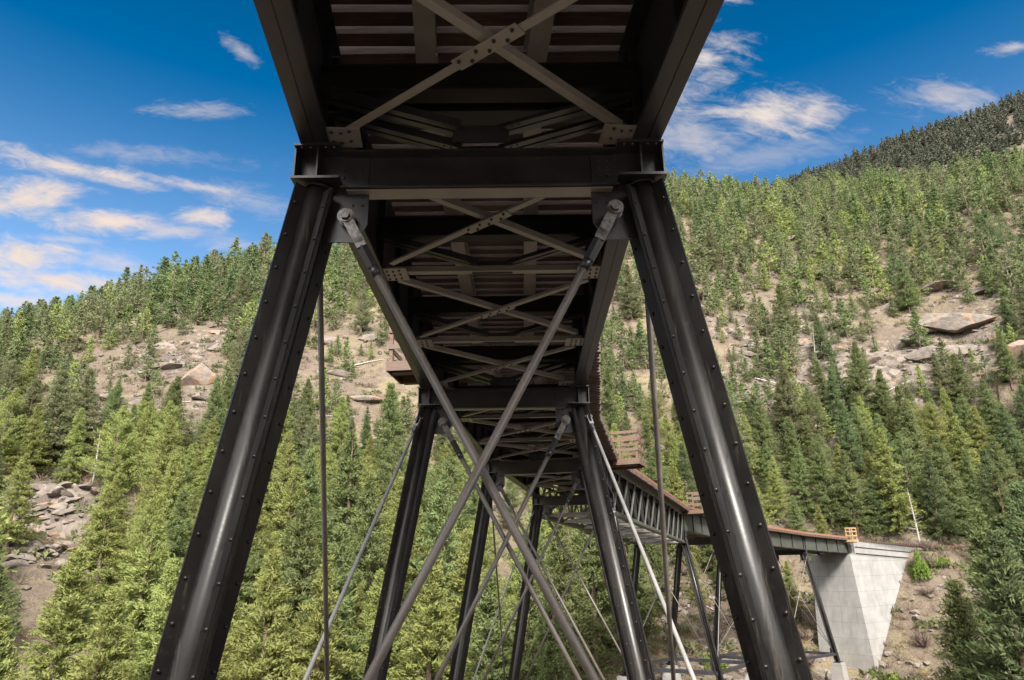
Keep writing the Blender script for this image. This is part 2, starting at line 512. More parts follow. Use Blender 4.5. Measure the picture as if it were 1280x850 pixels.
def vnoise(x, y, seed=0):
    x0, y0 = np.floor(x), np.floor(y); fx, fy = x - x0, y - y0
    fx = fx * fx * (3 - 2 * fx); fy = fy * fy * (3 - 2 * fy)
    a, b_, c, d = (_hash(x0 + i, y0 + j, seed) for i, j in ((0, 0), (1, 0), (0, 1), (1, 1)))
    return (a * (1 - fx) + b_ * fx) * (1 - fy) + (c * (1 - fx) + d * fx) * fy - 0.5


DN = np.array([0, 3, 6, 10, 20, 32, 45, 58, 70, 82, 95, 110, 140, 180, 220, 260, 300, 360, 450, 700, 1500.])
TAB = {
    -180: [-1.7, -1.6, -1.4, -1, 2, 6, 12, 17, 21, 26, 30, 34, 42, 50, 58, 64, 70, 78, 90, 90, 60],
    -85: [-1.7, -1.8, -2.2, -3, -4, -3, 0, 4, 8, 12, 17, 22, 30, 40, 46, 50, 52, 50, 40, 30, 20],
    -60: [-1.7, -2.5, -5, -8, -12, -12, -9, -5, -1, 3, 8, 14, 26, 40, 48, 52, 52, 45, 30, 25, 20],
    -38: [-1.7, -3.2, -7, -10, -15, -16.5, -14, -9, -5, -.5, 5, 11, 25, 45, 56, 60, 58, 45, 25, 20, 20],
    -29: [-1.7, -3.2, -7, -10, -15, -17, -14.5, -9.5, -5, -.5, 6, 14, 33, 60, 81, 89, 89, 75, 50, 30, 20],
    -20: [-1.7, -3.2, -7, -10, -15, -17, -15, -10, -5, 0, 7, 16, 38, 70, 95, 114, 122, 110, 80, 40, 20],
    -5: [-1.7, -3.2, -7, -10, -15, -17, -16, -12, -6, 1, 9, 19, 43, 78, 104, 123, 134, 127, 100, 60, 20],
    11: [-1.7, -3.2, -7, -10, -15, -17, -14, -10.3, -8, -3.5, 6, 15, 42, 80, 114, 148, 174, 195, 190, 100, 20],
    15: [-1.7, -3.2, -7, -10, -15, -17, -14.5, -11, -10, -6.5, 1, 13, 40, 78, 112, 144, 169, 188, 180, 90, 20],
    22: [-1.7, -3.2, -7, -10, -15, -16.5, -14.5, -12, -12, -12.5, -11.5, -2, 27, 64, 98, 130, 156, 172, 160, 80, 20],
    31: [-1.7, -3.2, -7, -10, -15, -16.5, -15, -13, -12, -11, -7, 0, 24, 58, 92, 124, 148, 160, 145, 80, 20],
    40: [-1.7, -3.2, -7, -10, -15, -16, -14.5, -12, -9, -6, -1, 5, 26, 58, 92, 119, 134, 142, 125, 60, 20],
    60: [-1.7, -2.5, -5, -8, -12, -13, -12, -9, -6, -2, 3, 9, 26, 52, 78, 95, 102, 100, 80, 40, 20],
    85: [-1.7, -1.8, -2.2, -3, -4, -4, -2, 2, 6, 10, 15, 20, 30, 44, 54, 60, 62, 60, 50, 40, 20],
    180: [-1.7, -1.6, -1.4, -1, 2, 6, 12, 17, 21, 26, 30, 34, 42, 50, 58, 64, 70, 78, 90, 90, 60]}
_AZ = np.array(sorted(TAB)); _T = np.array([TAB[a] for a in sorted(TAB)], float)
_ag = np.arange(-180, 180.5, 1.0); _dg = np.concatenate([np.arange(0, 460, 1.0), np.arange(460, 1501, 10.0)])
_row = np.array([np.interp(_dg, DN, r) for r in _T])
_grid = np.array([np.interp(_ag, _AZ, _row[:, k]) for k in range(len(_dg))]).T


def _blur(g, n, axis, mode):
    pad = [(0, 0), (0, 0)]; pad[axis] = (n, n)
    gp = np.pad(g, pad, mode=mode); k = 2 * n + 1
    cs = np.cumsum(gp, axis=axis); z = np.zeros_like(np.take(cs, [0], axis=axis)); cs = np.concatenate([z, cs], axis=axis)
    hi = np.take(cs, range(k, cs.shape[axis]), axis=axis); lo = np.take(cs, range(0, cs.shape[axis] - k), axis=axis)
    return (hi - lo) / k


_g2 = _blur(_blur(_grid, 3, 0, 'wrap'), 3, 0, 'wrap')
_g3 = _blur(_blur(_g2, 6, 1, 'edge'), 4, 1, 'edge')
_w = np.clip((_dg - 12) / 20, 0, 1)[None, :]
_grid = _g2 * (1 - _w) + _g3 * _w
_TS = np.array([Cc(s) for s in np.arange(106, 122, 1.5)])


def sstep(x, a, b_):
    t = np.clip((x - a) / (b_ - a), 0, 1); return t * t * (3 - 2 * t)


def rockmask(x, y):
    d = np.hypot(x, y); a = np.degrees(np.arctan2(x, y))
    m_ = 0.24 + 0.9 * vnoise(x / 34, y / 34, 5) + 0.5 * vnoise(x / 11, y / 11, 6)

    def blob(a0, d0, wa, wd, k): return k * np.exp(-((a - a0) / wa) ** 2 - ((d - d0) / wd) ** 2)
    m_ += blob(-33, 95, 4, 13, 0.8) + blob(-28, 152, 6, 20, 0.22) + blob(-20, 190, 5, 35, 0.15) + blob(-13, 160, 4, 40, 0.4) + blob(34, 158, 5.5, 14, 0.25) + blob(17, 190, 6, 45, 0.3) + blob(29, 77, 5, 12, -0.15)
    return np.clip(m_, 0, 1.2)


def ter(x, y):
    x = np.atleast_1d(np.asarray(x, float)); y = np.atleast_1d(np.asarray(y, float))
    d = np.hypot(x, y); a = np.degrees(np.arctan2(x, y))
    ai = np.clip(a + 180, 0, 359.999); i0 = ai.astype(int); fa = ai - i0
    di = np.interp(d, _dg, np.arange(len(_dg))); j0 = np.clip(di.astype(int), 0, len(_dg) - 2); fd = di - j0
    z = (_grid[i0, j0] * (1 - fd) + _grid[i0, j0 + 1] * fd) * (1 - fa) + (_grid[i0 + 1, j0] * (1 - fd) + _grid[i0 + 1, j0 + 1] * fd) * fa
    rm = rockmask(x, y)
    amp = sstep(d, 18, 90)
    n = 5.0 * vnoise(x / 40, y / 40, 1) * amp + 2.6 * vnoise(x / 15, y / 15, 2) * amp + (1.1 + 1.0 * rm) * vnoise(x / 5.5, y / 5.5, 3) * sstep(d, 8, 40) + (0.25 + 0.9 * rm) * vnoise(x / 2.2, y / 2.2, 4) * sstep(d, 4, 25)
    st = 4.0   # rock ledges: flat steps where the rock shows
    zz = z + n
    q = zz / st + vnoise(x / 22, y / 22, 9) * 1.2; fq = q - np.floor(q)
    n = n + sstep(rm, 0.45, 0.8) * amp * (sstep(fq, 0.25, 0.75) - fq) * st * 0.55
    # railway bench beyond the abutment
    dx = x[:, None] - _TS[None, :, 0]; dy = y[:, None] - _TS[None, :, 1]
    near = d < 260
    dist = np.full(d.shape, 999.0); zt = np.zeros(d.shape)
    if near.any():
        dd = np.hypot(dx[near], dy[near]); k = dd.argmin(1)
        dist[near] = dd.min(1); zt[near] = _TS[k, 2] + 1.3
    # quiet ground round the towers at the far bank and the abutment
    qx = sstep(np.hypot(x - 22, y - 70), 34, 16)
    z = z + n * (1 - 0.6 * qx) * sstep(dist, 2, 12)
    fill = zt - np.maximum(0, dist - 3.0) * 0.84 + (n * 0.25)
    z = np.where((dist < 60) & (fill > z), fill, z)
    cut = zt + np.maximum(0, dist - 3.2) * 0.9
    z = np.where((dist < 26) & (cut < z), cut, z)
    return z


def ter1(x, y): return float(ter([x], [y])[0])


def mesh_np(name, V, F, mats, midx=None, attrs=None, smooth=True):
    V = np.asarray(V, np.float32); F = np.asarray(F, np.int32)
    me = bpy.data.meshes.new(name); k = F.shape[1]
    me.vertices.add(len(V)); me.vertices.foreach_set('co', V.ravel())
    me.loops.add(F.size); me.loops.foreach_set('vertex_index', F.ravel())
    me.polygons.add(len(F)); me.polygons.foreach_set('loop_start', np.arange(0, F.size, k, dtype=np.int32))
    me.polygons.foreach_set('use_smooth', np.full(len(F), smooth))
    for m_ in mats: me.materials.append(m_)
    if midx is not None: me.polygons.foreach_set('material_index', np.asarray(midx, np.int32))
    for nm, v in (attrs or {}).items():
        v = np.asarray(v, np.float32)
        if v.ndim == 2: at = me.attributes.new(nm, 'FLOAT_VECTOR', 'POINT'); at.data.foreach_set('vector', v.ravel())
        else: at = me.attributes.new(nm, 'FLOAT', 'POINT'); at.data.foreach_set('value', v)
    me.update(calc_edges=True)
    return me


def polar_mesh(name, angs, rings, zf, mats, wrap, rock=True):
    A_, D_ = np.meshgrid(np.radians(angs), rings, indexing='ij')
    x, y = (np.sin(A_) * D_).ravel(), (np.cos(A_) * D_).ravel()
    z = np.concatenate([zf(x[i:i + 20000], y[i:i + 20000]) for i in range(0, len(x), 20000)])
    na, nr = len(angs), len(rings)
    ii, jj = np.meshgrid(np.arange(na if wrap else na - 1), np.arange(nr - 1), indexing='ij')
    i2 = (ii + 1) % na
    F = np.stack([ii * nr + jj, ii * nr + jj + 1, i2 * nr + jj + 1, i2 * nr + jj], -1).reshape(-1, 4)
    return mesh_np(name, np.stack([x, y, z], 1), F, mats, None, {'rock': rockmask(x, y)})


angs = np.concatenate([np.arange(-180, -60, 4.0), np.arange(-60, 60, 0.3), np.arange(60, 180, 4.0)])
rings = np.concatenate([[0.02], np.arange(1, 60, 1.0), np.arange(60, 200, 0.8), np.arange(200, 330, 1.3), np.arange(330, 500, 12), np.arange(500, 1501, 100)])
go = bpy.data.objects.new('hillside_ground', polar_mesh('hillside_ground', angs, rings, ter, [M['ground']], True))
COL.objects.link(go)
tag(go, 'tan and rusty dry soil of the steep valley slopes with grey rock ledges', 'ground', kind='structure')


# far mountain behind the right-hand slope
def mter(x, y):
    d = np.hypot(x, y); a = np.degrees(np.arctan2(x, y))
    crest = np.interp(a, [5, 14, 20, 24, 31, 41, 55, 70], [180, 250, 322, 350, 358, 362, 400, 380])
    prof = np.interp(d, [470, 650, 700, 900, 1200], [0.50, 1.0, 1.0, 0.75, 0.3])
    return crest * prof + 16 * vnoise(x / 90, y / 90, 21) + 6 * vnoise(x / 30, y / 30, 22) + 2 * vnoise(x / 9, y / 9, 23)


mo = bpy.data.objects.new('mountain', polar_mesh('mountain', np.arange(5, 70, 0.4), np.concatenate([np.arange(470, 720, 4.0), np.arange(720, 1201, 40)]), mter, [M['far_ground']], False))
COL.objects.link(mo)
tag(mo, 'dark forested mountain ridge rising beyond the right-hand slope', 'mountain', kind='structure')

# ================================================================ BRIDGE
GC = 1.75          # half distance between girder centres
CAPD = 0.42        # depth of the bent cap below the girders
BAT = 0.178        # leg batter
TOWER_NAMES = {1: 'nearest', 3: 'second', 5: 'third', 7: 'farthest'}


def leg_xy(i, side, zrel):
    return B(i, side * (1.70 + BAT * (-CAPD - zrel)), zrel)


def base_z(i, side):
    z = -8.0
    for _ in range(6):
        p = leg_xy(i, side, z); z = ter1(p[0], p[1]) + 0.55 - BENT[i][0][2]
    return z


BASE = {}
for i in range(1, 9):
    for sd in (-1, 1):
        BASE[i, sd] = base_z(i, sd)
for i in (5, 6):
    for sd in (-1, 1): BASE[i, sd] = -9.95
for sd in (-1, 1): BASE[7, sd] = -10.4; BASE[8, sd] = -10.6


def make_leg(root, i, side):
    near = i <= 2
    top = leg_xy(i, side, -CAPD); bot = leg_xy(i, side, BASE[i, side])
    d = bot - top; L = np.linalg.norm(d); d /= L
    t, f = BENT[i][1], BENT[i][2]
    u = t - d * np.dot(t, d); u /= np.linalg.norm(u); v = np.cross(d, u); v *= np.sign(np.dot(v, f))
    mb = MB()
    mb.tube(top, bot, 0.153, n=40 if near else 20)
    # weld bead under the cap
    if near:
        ring = [top + (u * math.cos(k * PI / 12) + v * math.sin(k * PI / 12)) * (0.152 + 0.004 * (k % 3)) + d * (0.012 + 0.006 * (k % 2)) for k in range(25)]
        mb.path(ring, [0.017 + 0.004 * ((k * 7) % 3) for k in range(25)], 6)
    # base plate
    mb.box(bot - d * 0.02, u * 0.36, v * 0.36, d * 0.025)
    leg = mb.build('leg', M['column'], root)
    for a in (45, 135, 225, 315):
        w = u * math.cos(R_(a)) + v * math.sin(R_(a)); k = np.cross(d, w)
        fb = MB()
        s0 = 0.06 if near else 0.03
        fb.bar(top + d * s0 + w * 0.210, bot - d * 0.05 + w * 0.210, 0.024, 0.140, w)
        # the mating flange of the next quarter, a little narrower
        fb.bar(top + d * (s0 + 0.02) + w * 0.204, bot - d * 0.06 + w * 0.204, 0.050, 0.126, w)
        n = int((min(L, 15) - 0.4) / (0.37 if near else 0.5))
        for q in range(n):
            p = top + d * (0.28 + q * (0.37 if near else 0.5)) + w * 0.235
            for sg in (-1, 1): fb.rivet(p + k * sg * 0.0245, k * sg, 0.021, 0.02)
        fb.build('riveted_flange', M['column'], leg)
    return leg


def make_rod(root, p0, p1, r, m, big=False):
    """tie rod with a forked clevis, pin and turnbuckle at its upper end"""
    p0, p1 = np3(p0), np3(p1); d = p1 - p0; L = np.linalg.norm(d); d /= L
    a = np3((0, 0, 1)) if abs(d[2]) < 0.95 else np3((1, 0, 0))
    x = np.cross(d, a); x /= np.linalg.norm(x); y = np.cross(x, d)
    k = r / 0.05
    s0 = 0.62 * k
    mb = MB(); mb.tube(p0 + d * s0, p1, r, n=16 if big else 10)
    rod = mb.build('bracing_rod', m, root)
    # which way the fork's pin points: along the horizontal normal of the rod's plane
    pin = np.cross(d, np3((0, 0, 1))); pin /= np.linalg.norm(pin)
    q = np.cross(pin, d)
    pin_w = x if False else pin
    c = MB()
    for sg in (-1, 1):
        c.bar(p0 - d * 0.02 * k, p0 + d * 0.42 * k, 0.024 * k, 0.13 * k, q, sg * 0.058 * k)
        c.tube(p0 + pin_w * (sg * 0.058 - 0.013) * k, p0 + pin_w * (sg * 0.058 + 0.013) * k, 0.105 * k, n=16)
    c.bar(p0 + d * 0.34 * k, p0 + d * 0.48 * k, 0.14 * k, 0.125 * k, q)
    c.build('clevis', M['machined'] if big else m, rod)
    tb = MB()
    tb.tube(p0 + d * 0.47 * k, p0 + d * 0.78 * k, 0.076 * k, n=6)
    tb.tube(p0 + d * 0.78 * k, p0 + d * 0.90 * k, 0.064 * k, n=12)
    tb.build('turnbuckle', M['steel'], rod)
    bo = MB()
    bo.tube(p0 - pin_w * 0.13 * k, p0 + pin_w * 0.13 * k, 0.036 * k, n=12)
    for sg in (-1, 1):
        bo.tube(p0 + pin_w * sg * 0.072 * k, p0 + pin_w * sg * 0.086 * k, 0.092 * k, n=16)
        bo.tube(p0 + pin_w * sg * 0.086 * k, p0 + pin_w * sg * 0.128 * k, 0.064 * k, n=6)
    bo.build('pin_bolt', M['machined'] if big else M['steel'], rod)
    return rod


def bent_parts(root, i):
    t, f = BENT[i][1], BENT[i][2]
    up = np3((0, 0, 1))
    near = i <= 2
    for sd in (-1, 1):
        make_leg(root, i, sd)
        # cap block: I-shaped stub with a stiffener, between two plates
        mb = MB(); c = B(i, sd * 1.70)
        mb.box(B(i, sd * 1.70, -0.013), t * 0.245, f * 0.24, up * 0.0125)
        mb.box(B(i, sd * 1.70, -CAPD + 0.014), t * 0.25, f * 0.245, up * 0.014)
        mb.box(B(i, sd * 1.70, -CAPD / 2), t * 0.225, f * 0.012, up * (CAPD / 2 - 0.024))
        mb.box(B(i, sd * 1.70, -CAPD / 2), t * 0.009, f * 0.205, up * (CAPD / 2 - 0.026))
        mb.box(B(i, sd * 1.935, -CAPD / 2), t * 0.008, f * 0.20, up * (CAPD / 2 - 0.026))
        for a, bb in ((-.17, -.2), (.17, -.2), (-.08, -.2), (.08, -.2)):
            mb.rivet(B(i, sd * 1.70 + a, -0.028, bb), -up, 0.018, 0.02)
        mb.build('cap_block', M['steel'], root)
        # hanging gusset plate for the bracing
        g = MB()
        z0, z1 = -CAPD, -1.05
        prof = [(1.62, z0 + 0.05), (1.18, z0 + 0.05), (1.18, z0 - 0.42), (1.30, z1), (1.75, z1 + 0.02), (1.76, z1 + 0.15)]
        vs = [B(i, sd * a, z, -0.011) for a, z in prof] + [B(i, sd * a, z, 0.011) for a, z in prof]
        n = len(prof)
        g.add(vs, [tuple(range(n)), tuple(range(2 * n - 1, n - 1, -1))] + [(k, n + k, n + (k + 1) % n, (k + 1) % n) for k in range(n)])
        for a in (1.24, 1.34):
            for z in (-0.52, -0.62): g.rivet(B(i, sd * a, z, -0.012), -f, 0.016, 0.014)
        g.build('gusset_plate', M['steel'], root)
    # cross beam between the cap blocks
    mb = MB()
    mb.ibeam(B(i, -1.46, -0.47), B(i, 1.46, -0.47), 0.45, 0.27, 0.024, 0.018)
    for sd in (-1, 1):
        mb.box(B(i, sd * 1.36, -0.225, -0.02), t * 0.17, f * 0.011, up * 0.175)
        for a in (1.27, 1.36, 1.45):
            for z in (-0.12, -0.21, -0.30): mb.rivet(B(i, sd * a, z, -0.031), -f, 0.017, 0.018)
    for a in np.arange(-1.3, 1.31, 0.26): mb.rivet(B(i, a, -0.018, -0.09), up, 0.015, 0.012)
    mb.build('cap_beam', M['steel'], root)
    sp_ = MB(); sp_.bar(B(i, -1.40, -0.482), B(i, 1.40, -0.482), 0.19, 0.012)
    sp_.build('bounce_lit_flange', M['brace'], root)
    # strip along the cap beam's bottom flange, bounced light put into its pale colour
    # X bracing of the bent
    lo = max(-9.65, max(BASE[i, -1], BASE[i, 1]) + (0.45 if i <= 4 else 0.7))
    big = i <= 2
    r = 0.041 if i == 1 else (0.05 if i == 2 else (0.045 if i <= 4 else 0.03))
    m = M['rod']
    for sd, yo in ((-1, -0.075), (1, -0.185)):
        q1 = leg_xy(i, -sd, lo) + BENT[i][2] * yo
        make_rod(root, B(i, sd * 1.385, -0.80, yo), q1, r, m, big)
        g = MB(); p = leg_xy(i, sd, lo)
        g.box(p - t * sd * 0.2, t * 0.25, f * 0.012, up * 0.28); g.build('lower_gusset', M['steel'], root)
    s = MB()
    zl = lo - 0.25
    for yo in (-0.13, 0.13):
        s.bar(leg_xy(i, -1, zl) + f * yo, leg_xy(i, 1, zl) + f * yo, 0.05, 0.24)
    s.bar(leg_xy(i, -1, zl), leg_xy(i, 1, zl), 0.24, 0.012, up, 0, 0.126)
    s.build('transverse_strut', M['steel'], root)


def side_bracing(root, i, j):
    f = BENT[i][2]
    for sd in (-1, 1):
        ex = 0.45 if i <= 4 else 0.7
        loi = max(-9.65, BASE[i, sd] + ex); loj = max(-9.65, BASE[j, sd] + ex)
        if i == 1: loi = -9.65
        far = i >= 5
        r = 0.034 if i == 1 else (0.032 if i == 3 else 0.025)
        a0, a1 = leg_xy(i, sd, -0.75) - BENT[i][1] * sd * 0.02 + f * 0.17, leg_xy(j, sd, loj)
        b0, b1 = leg_xy(j, sd, -0.72) + BENT[j][1] * sd * 0.16 - BENT[j][2] * 0.12, leg_xy(i, sd, max(loi, BASE[i, sd] + 0.3))
        if i == 1:   # the near leg stands on rock above the panel point: stop the rod at its foot, same slope
            full = leg_xy(i, sd, -9.65); k = 1.0
            zf = BASE[i, sd] + 0.3 + BENT[i][0][2]
            if full[2] < zf: k = (b0[2] - zf) / (b0[2] - full[2])
            b1 = b0 + (full - b0) * k
        make_rod(root, a0, a1, r, M['rod'])
        make_rod(root, b0, b1, r, M['galv'])
        s = MB(); z1, z2 = loi - 0.25, loj - 0.25
        if i == 1: z1 = BASE[i, sd] + 0.3
        for yo in (-0.12, 0.12):
            s.bar(leg_xy(i, sd, z1) + BENT[i][1] * yo, leg_xy(j, sd, z2) + BENT[j][1] * yo, 0.05, 0.22)
        s.bar(leg_xy(i, sd, z1), leg_xy(j, sd, z2), 0.22, 0.012, (0, 0, 1), 0, 0.116)
        s.build('side_strut', M['steel'], root)


TL = {1: 'nearest black steel trestle tower, its thick riveted legs framing the view',
      3: 'second trestle tower from the viewer, slim dark legs seen between the nearest legs',
      5: 'third trestle tower, under the far end of the lattice truss span',
      7: 'farthest trestle tower, one leg standing before the concrete abutment'}
for i in (1, 3, 5, 7):
    c = (B(i, 0) + B(i + 1, 0)) / 2
    root = thing('trestle_tower', TL[i], 'bridge tower', (c[0], c[1], min(BASE[i, 1], BASE[i + 1, 1]) + c[2]), 'steel towers carrying the railway bridge')
    bent_parts(root, i); bent_parts(root, i + 1); side_bracing(root, i, i + 1)

# footings under each leg
FL = {(8, 1): 'pale concrete footing under the right foot of the farthest tower, beside the abutment'}
for i in range(1, 9):
    for sd in (-1, 1):
        p = leg_xy(i, sd, BASE[i, sd]); g = ter1(p[0], p[1]) - 1.0; top = p[2] - 0.045
        g = min(g, top - 1.2)
        mb = MB(); w0, w1 = 0.5, 0.72; t, f = BENT[i][1], BENT[i][2]
        lowc = np.array([p[0], p[1], g]); hic = np.array([p[0], p[1], top])
        vs = [lowc + t * a * w1 + f * bb * w1 for a, bb in ((-1, -1), (1, -1), (1, 1), (-1, 1))] + [hic + t * a * w0 + f * bb * w0 for a, bb in ((-1, -1), (1, -1), (1, 1), (-1, 1))]
        mb.hexa(vs)
        o = mb.build('concrete_footing', M['concrete'], None, (p[0], p[1], g))
        bent_word = {1: 'front bent of the nearest tower', 2: 'rear bent of the nearest tower', 3: 'front bent of the second tower', 4: 'rear bent of the second tower', 5: 'front bent of the third tower', 6: 'rear bent of the third tower', 7: 'front bent of the farthest tower'}.get(i, 'rear bent of the farthest tower')
        tag(o, FL.get((i, sd), 'concrete footing under the %s leg in the %s' % ('left' if sd < 0 else 'right', bent_word)), 'footing', 'concrete footings under the tower legs')


# ---------------------------------------------------------------- spans
def make_span(i, label):
    c = (B(i, 0) + B(i + 1, 0)) / 2
    root = thing('girder_span', label, 'bridge span', c, 'plate girder spans of the railway bridge')
    L = np.linalg.norm(B(i + 1, 0) - B(i, 0))
    e = 0.012 / L
    npan = 3
    near = i <= 2
    DG = 1.38
    T = lambda t, lat, z=0.0: P(i, t, lat, z)
    d = (B(i + 1, 0) - B(i, 0)); d /= np.linalg.norm(d); lat = np.array([d[1], -d[0], 0]); up = np3((0, 0, 1))
    for sd in (-1, 1):
        g = MB()
        y = sd * GC
        g.bar(T(e, y), T(1 - e, y), 0.018, DG - 0.04, up, 0, DG / 2)
        # flange angles, riveted to the web
        for sg in (-1, 1):
            g.bar(T(e, y), T(1 - e, y), 0.012, 0.13, up, sg * 0.0145, 0.095)
            g.bar(T(e, y), T(1 - e, y), 0.012, 0.13, up, sg * 0.0145, DG - 0.095)
            if near:
                for q in range(int(L / 0.15)):
                    tt = (0.1 + q * 0.15) / L
                    if sg == -sd and tt < 1:
                        g.rivet(T(tt, y + sg * 0.021, 0.10), lat * sg, 0.015, 0.013)
        gi = g.build('main_girder', M['dark'] if i <= 3 else M['webpanel'], root)
        fl = MB()
        fl.bar(T(e, y), T(1 - e, y), 0.30, 0.028, up, 0, 0.014)
        fl.bar(T(e, y), T(1 - e, y), 0.145, 0.013, up, sd * 0.0775, 0.034)
        fl.bar(T(e, y), T(1 - e, y), 0.145, 0.013, up, -sd * 0.0775, 0.034)
        # second, shorter cover plate leaves the dark seam along the flange
        fl.bar(T(e, y), T(1 - e, y), 0.138, 0.010, up, 0.078, -0.005)
        fl.bar(T(e, y), T(1 - e, y), 0.138, 0.010, up, -0.078, -0.005)
        fl.build('bottom_flange', M['steel'], gi)
        tfm = MB(); tfm.bar(T(e, y), T(1 - e, y), 0.30, 0.03, up, 0, DG - 0.015); tfm.build('top_flange', M['steel'], gi)
        ns = 4 if i >= 5 else 6
        for q in range(ns + 1):
            st = MB()
            tt = 0.02 + 0.96 * q / ns
            for sg in (-1, 1):
                st.bar(T(tt, y + sg * 0.055, 0.04), T(tt, y + sg * 0.055, DG - 0.03), 0.016 if q not in (0, ns) else 0.03, 0.09, lat)
                st.bar(T(tt, y + sg * 0.016, 0.16), T(tt, y + sg * 0.016, DG - 0.16), 0.08, 0.012, lat)
                if near and sg == -sd:
                    for zq in range(10):
                        st.rivet(T(tt, y + sg * 0.022, 0.2 + zq * 0.11) + d * 0.026, lat * sg, 0.014, 0.012)
            st.build('web_stiffener', M['dark'], gi)
    # floor beams, cross frames, lateral struts
    for q in range(npan + 1):
        tt = min(max(q / npan, 0.02), 0.98)
        if True:
            fb = MB(); fb.ibeam(T(tt, -GC + 0.03, 0.60), T(tt, GC - 0.03, 0.60), 0.335, 0.24, 0.02, 0.014)
            fb.build('floor_beam', M['dark'], root)
            cf = MB()
            for sd in (-1, 1):
                a0, a1 = T(tt, sd * 0.22, 0.14), T(tt, sd * (GC - 0.12), 0.58)
                for off in (-0.055, 0.055):
                    cf.bar(a0 + d * off, a1 + d * off, 0.085, 0.010, up)
                    cf.bar(a0 + d * off, a1 + d * off, 0.010, 0.085, up, (0.0375 if off > 0 else -0.0375), 0.045)
                for k in range(3): cf.rivet(a0 + (a1 - a0) * (0.03 + 0.05 * k) - d * 0.06 - up * 0.004, -up, 0.014, 0.014)
            cf.bar(T(tt, -0.30, 0.06), T(tt, 0.30, 0.06), 0.012, 0.20, up, 0, 0.06)
            cf.build('cross_frame', M['steel'], root)
        if 0 < q < npan:
            ls = MB()
            ls.bar(T(tt, -GC + 0.16, 0.042), T(tt, GC - 0.16, 0.042), 0.12, 0.012, up, 0, 0.004)
            ls.bar(T(tt, -GC + 0.16, 0.042), T(tt, GC - 0.16, 0.042), 0.014, 0.10, up, 0, 0.058)
            ls.build('lateral_strut', M['brace'], root)
    # stringers
    for sd in (-1, 1):
        sb = MB()
        for q in range(npan):
            sb.ibeam(T(q / npan + 0.004, sd * 0.60, 0.938), T((q + 1) / npan - 0.004, sd * 0.60, 0.938), 0.442, 0.215, 0.022, 0.014)
        sb.build('stringer', M['brace'], root)
    # bottom laterals: an X in each panel
    for q in range(npan):
        t0, t1 = q / npan, (q + 1) / npan
        t0, t1 = t0 + 0.035, t1 - 0.035
        for sd in (-1, 1):
            z = 0.030 if sd < 0 else 0.060
            a = MB(); a.angle(T(t0, -sd * (GC - 0.30), z), T(t1, sd * (GC - 0.30), z), 0.088, 0.014, 1)
            a.build('diagonal_brace', M['brace'], root)
        gp = MB()
        cen = T((t0 + t1) / 2, 0, 0.022); dv = T(t1, -(GC - 0.3), 0) - T(t0, (GC - 0.3), 0); dv /= np.linalg.norm(dv)
        gp.bar(cen - dv * 0.36, cen + dv * 0.36, 0.15, 0.012, up)
        nf = len(gp.f)
        for k in np.linspace(-0.30, 0.30, 7): gp.rivet(cen + dv * k - up * 0.006 + np.cross(dv, up) * (0.035 * (-1) ** int(round(k * 10))), -up, 0.021, 0.024)
        gp.build('centre_gusset', M['brace'], root, None, M['dark'], nf)
    for q in range(npan + 1):
        tt = min(max(q / npan, 0.03), 0.97)
        for sd in (-1, 1):
            gp = MB(); c0 = T(tt, sd * (GC - 0.27), 0.024)
            gp.box(c0, lat * 0.22, d * (0.20 if 0 < q < npan else 0.16), up * 0.006)
            nf = len(gp.f)
            for a in (-0.15, -0.07, 0.02, 0.11):
                for bb in ((-0.13, 0.0, 0.13) if 0 < q < npan else (-0.1, 0.06)):
                    gp.rivet(c0 + lat * sd * -1 * a + d * (bb + 0.02 * math.sin(a * 50)) - up * 0.006, -up, 0.020, 0.022)
            gp.build('corner_gusset', M['brace'], root, None, M['dark'], nf)
    return root


SPL = {0: 'plate girder span directly overhead, running from behind the viewer to the nearest cross beam',
       1: 'plate girder span between the two bents of the nearest tower',
       2: 'plate girder span hanging between the nearest and second towers',
       3: 'plate girder span between the two bents of the second tower',
       5: 'plate girder span on top of the third tower, right after the lattice trusses',
       6: 'plate girder span between the third and farthest towers',
       7: 'plate girder span on top of the farthest tower',
       8: 'last plate girder span, landing on the concrete abutment'}
for i in SPL: make_span(i, SPL[i])


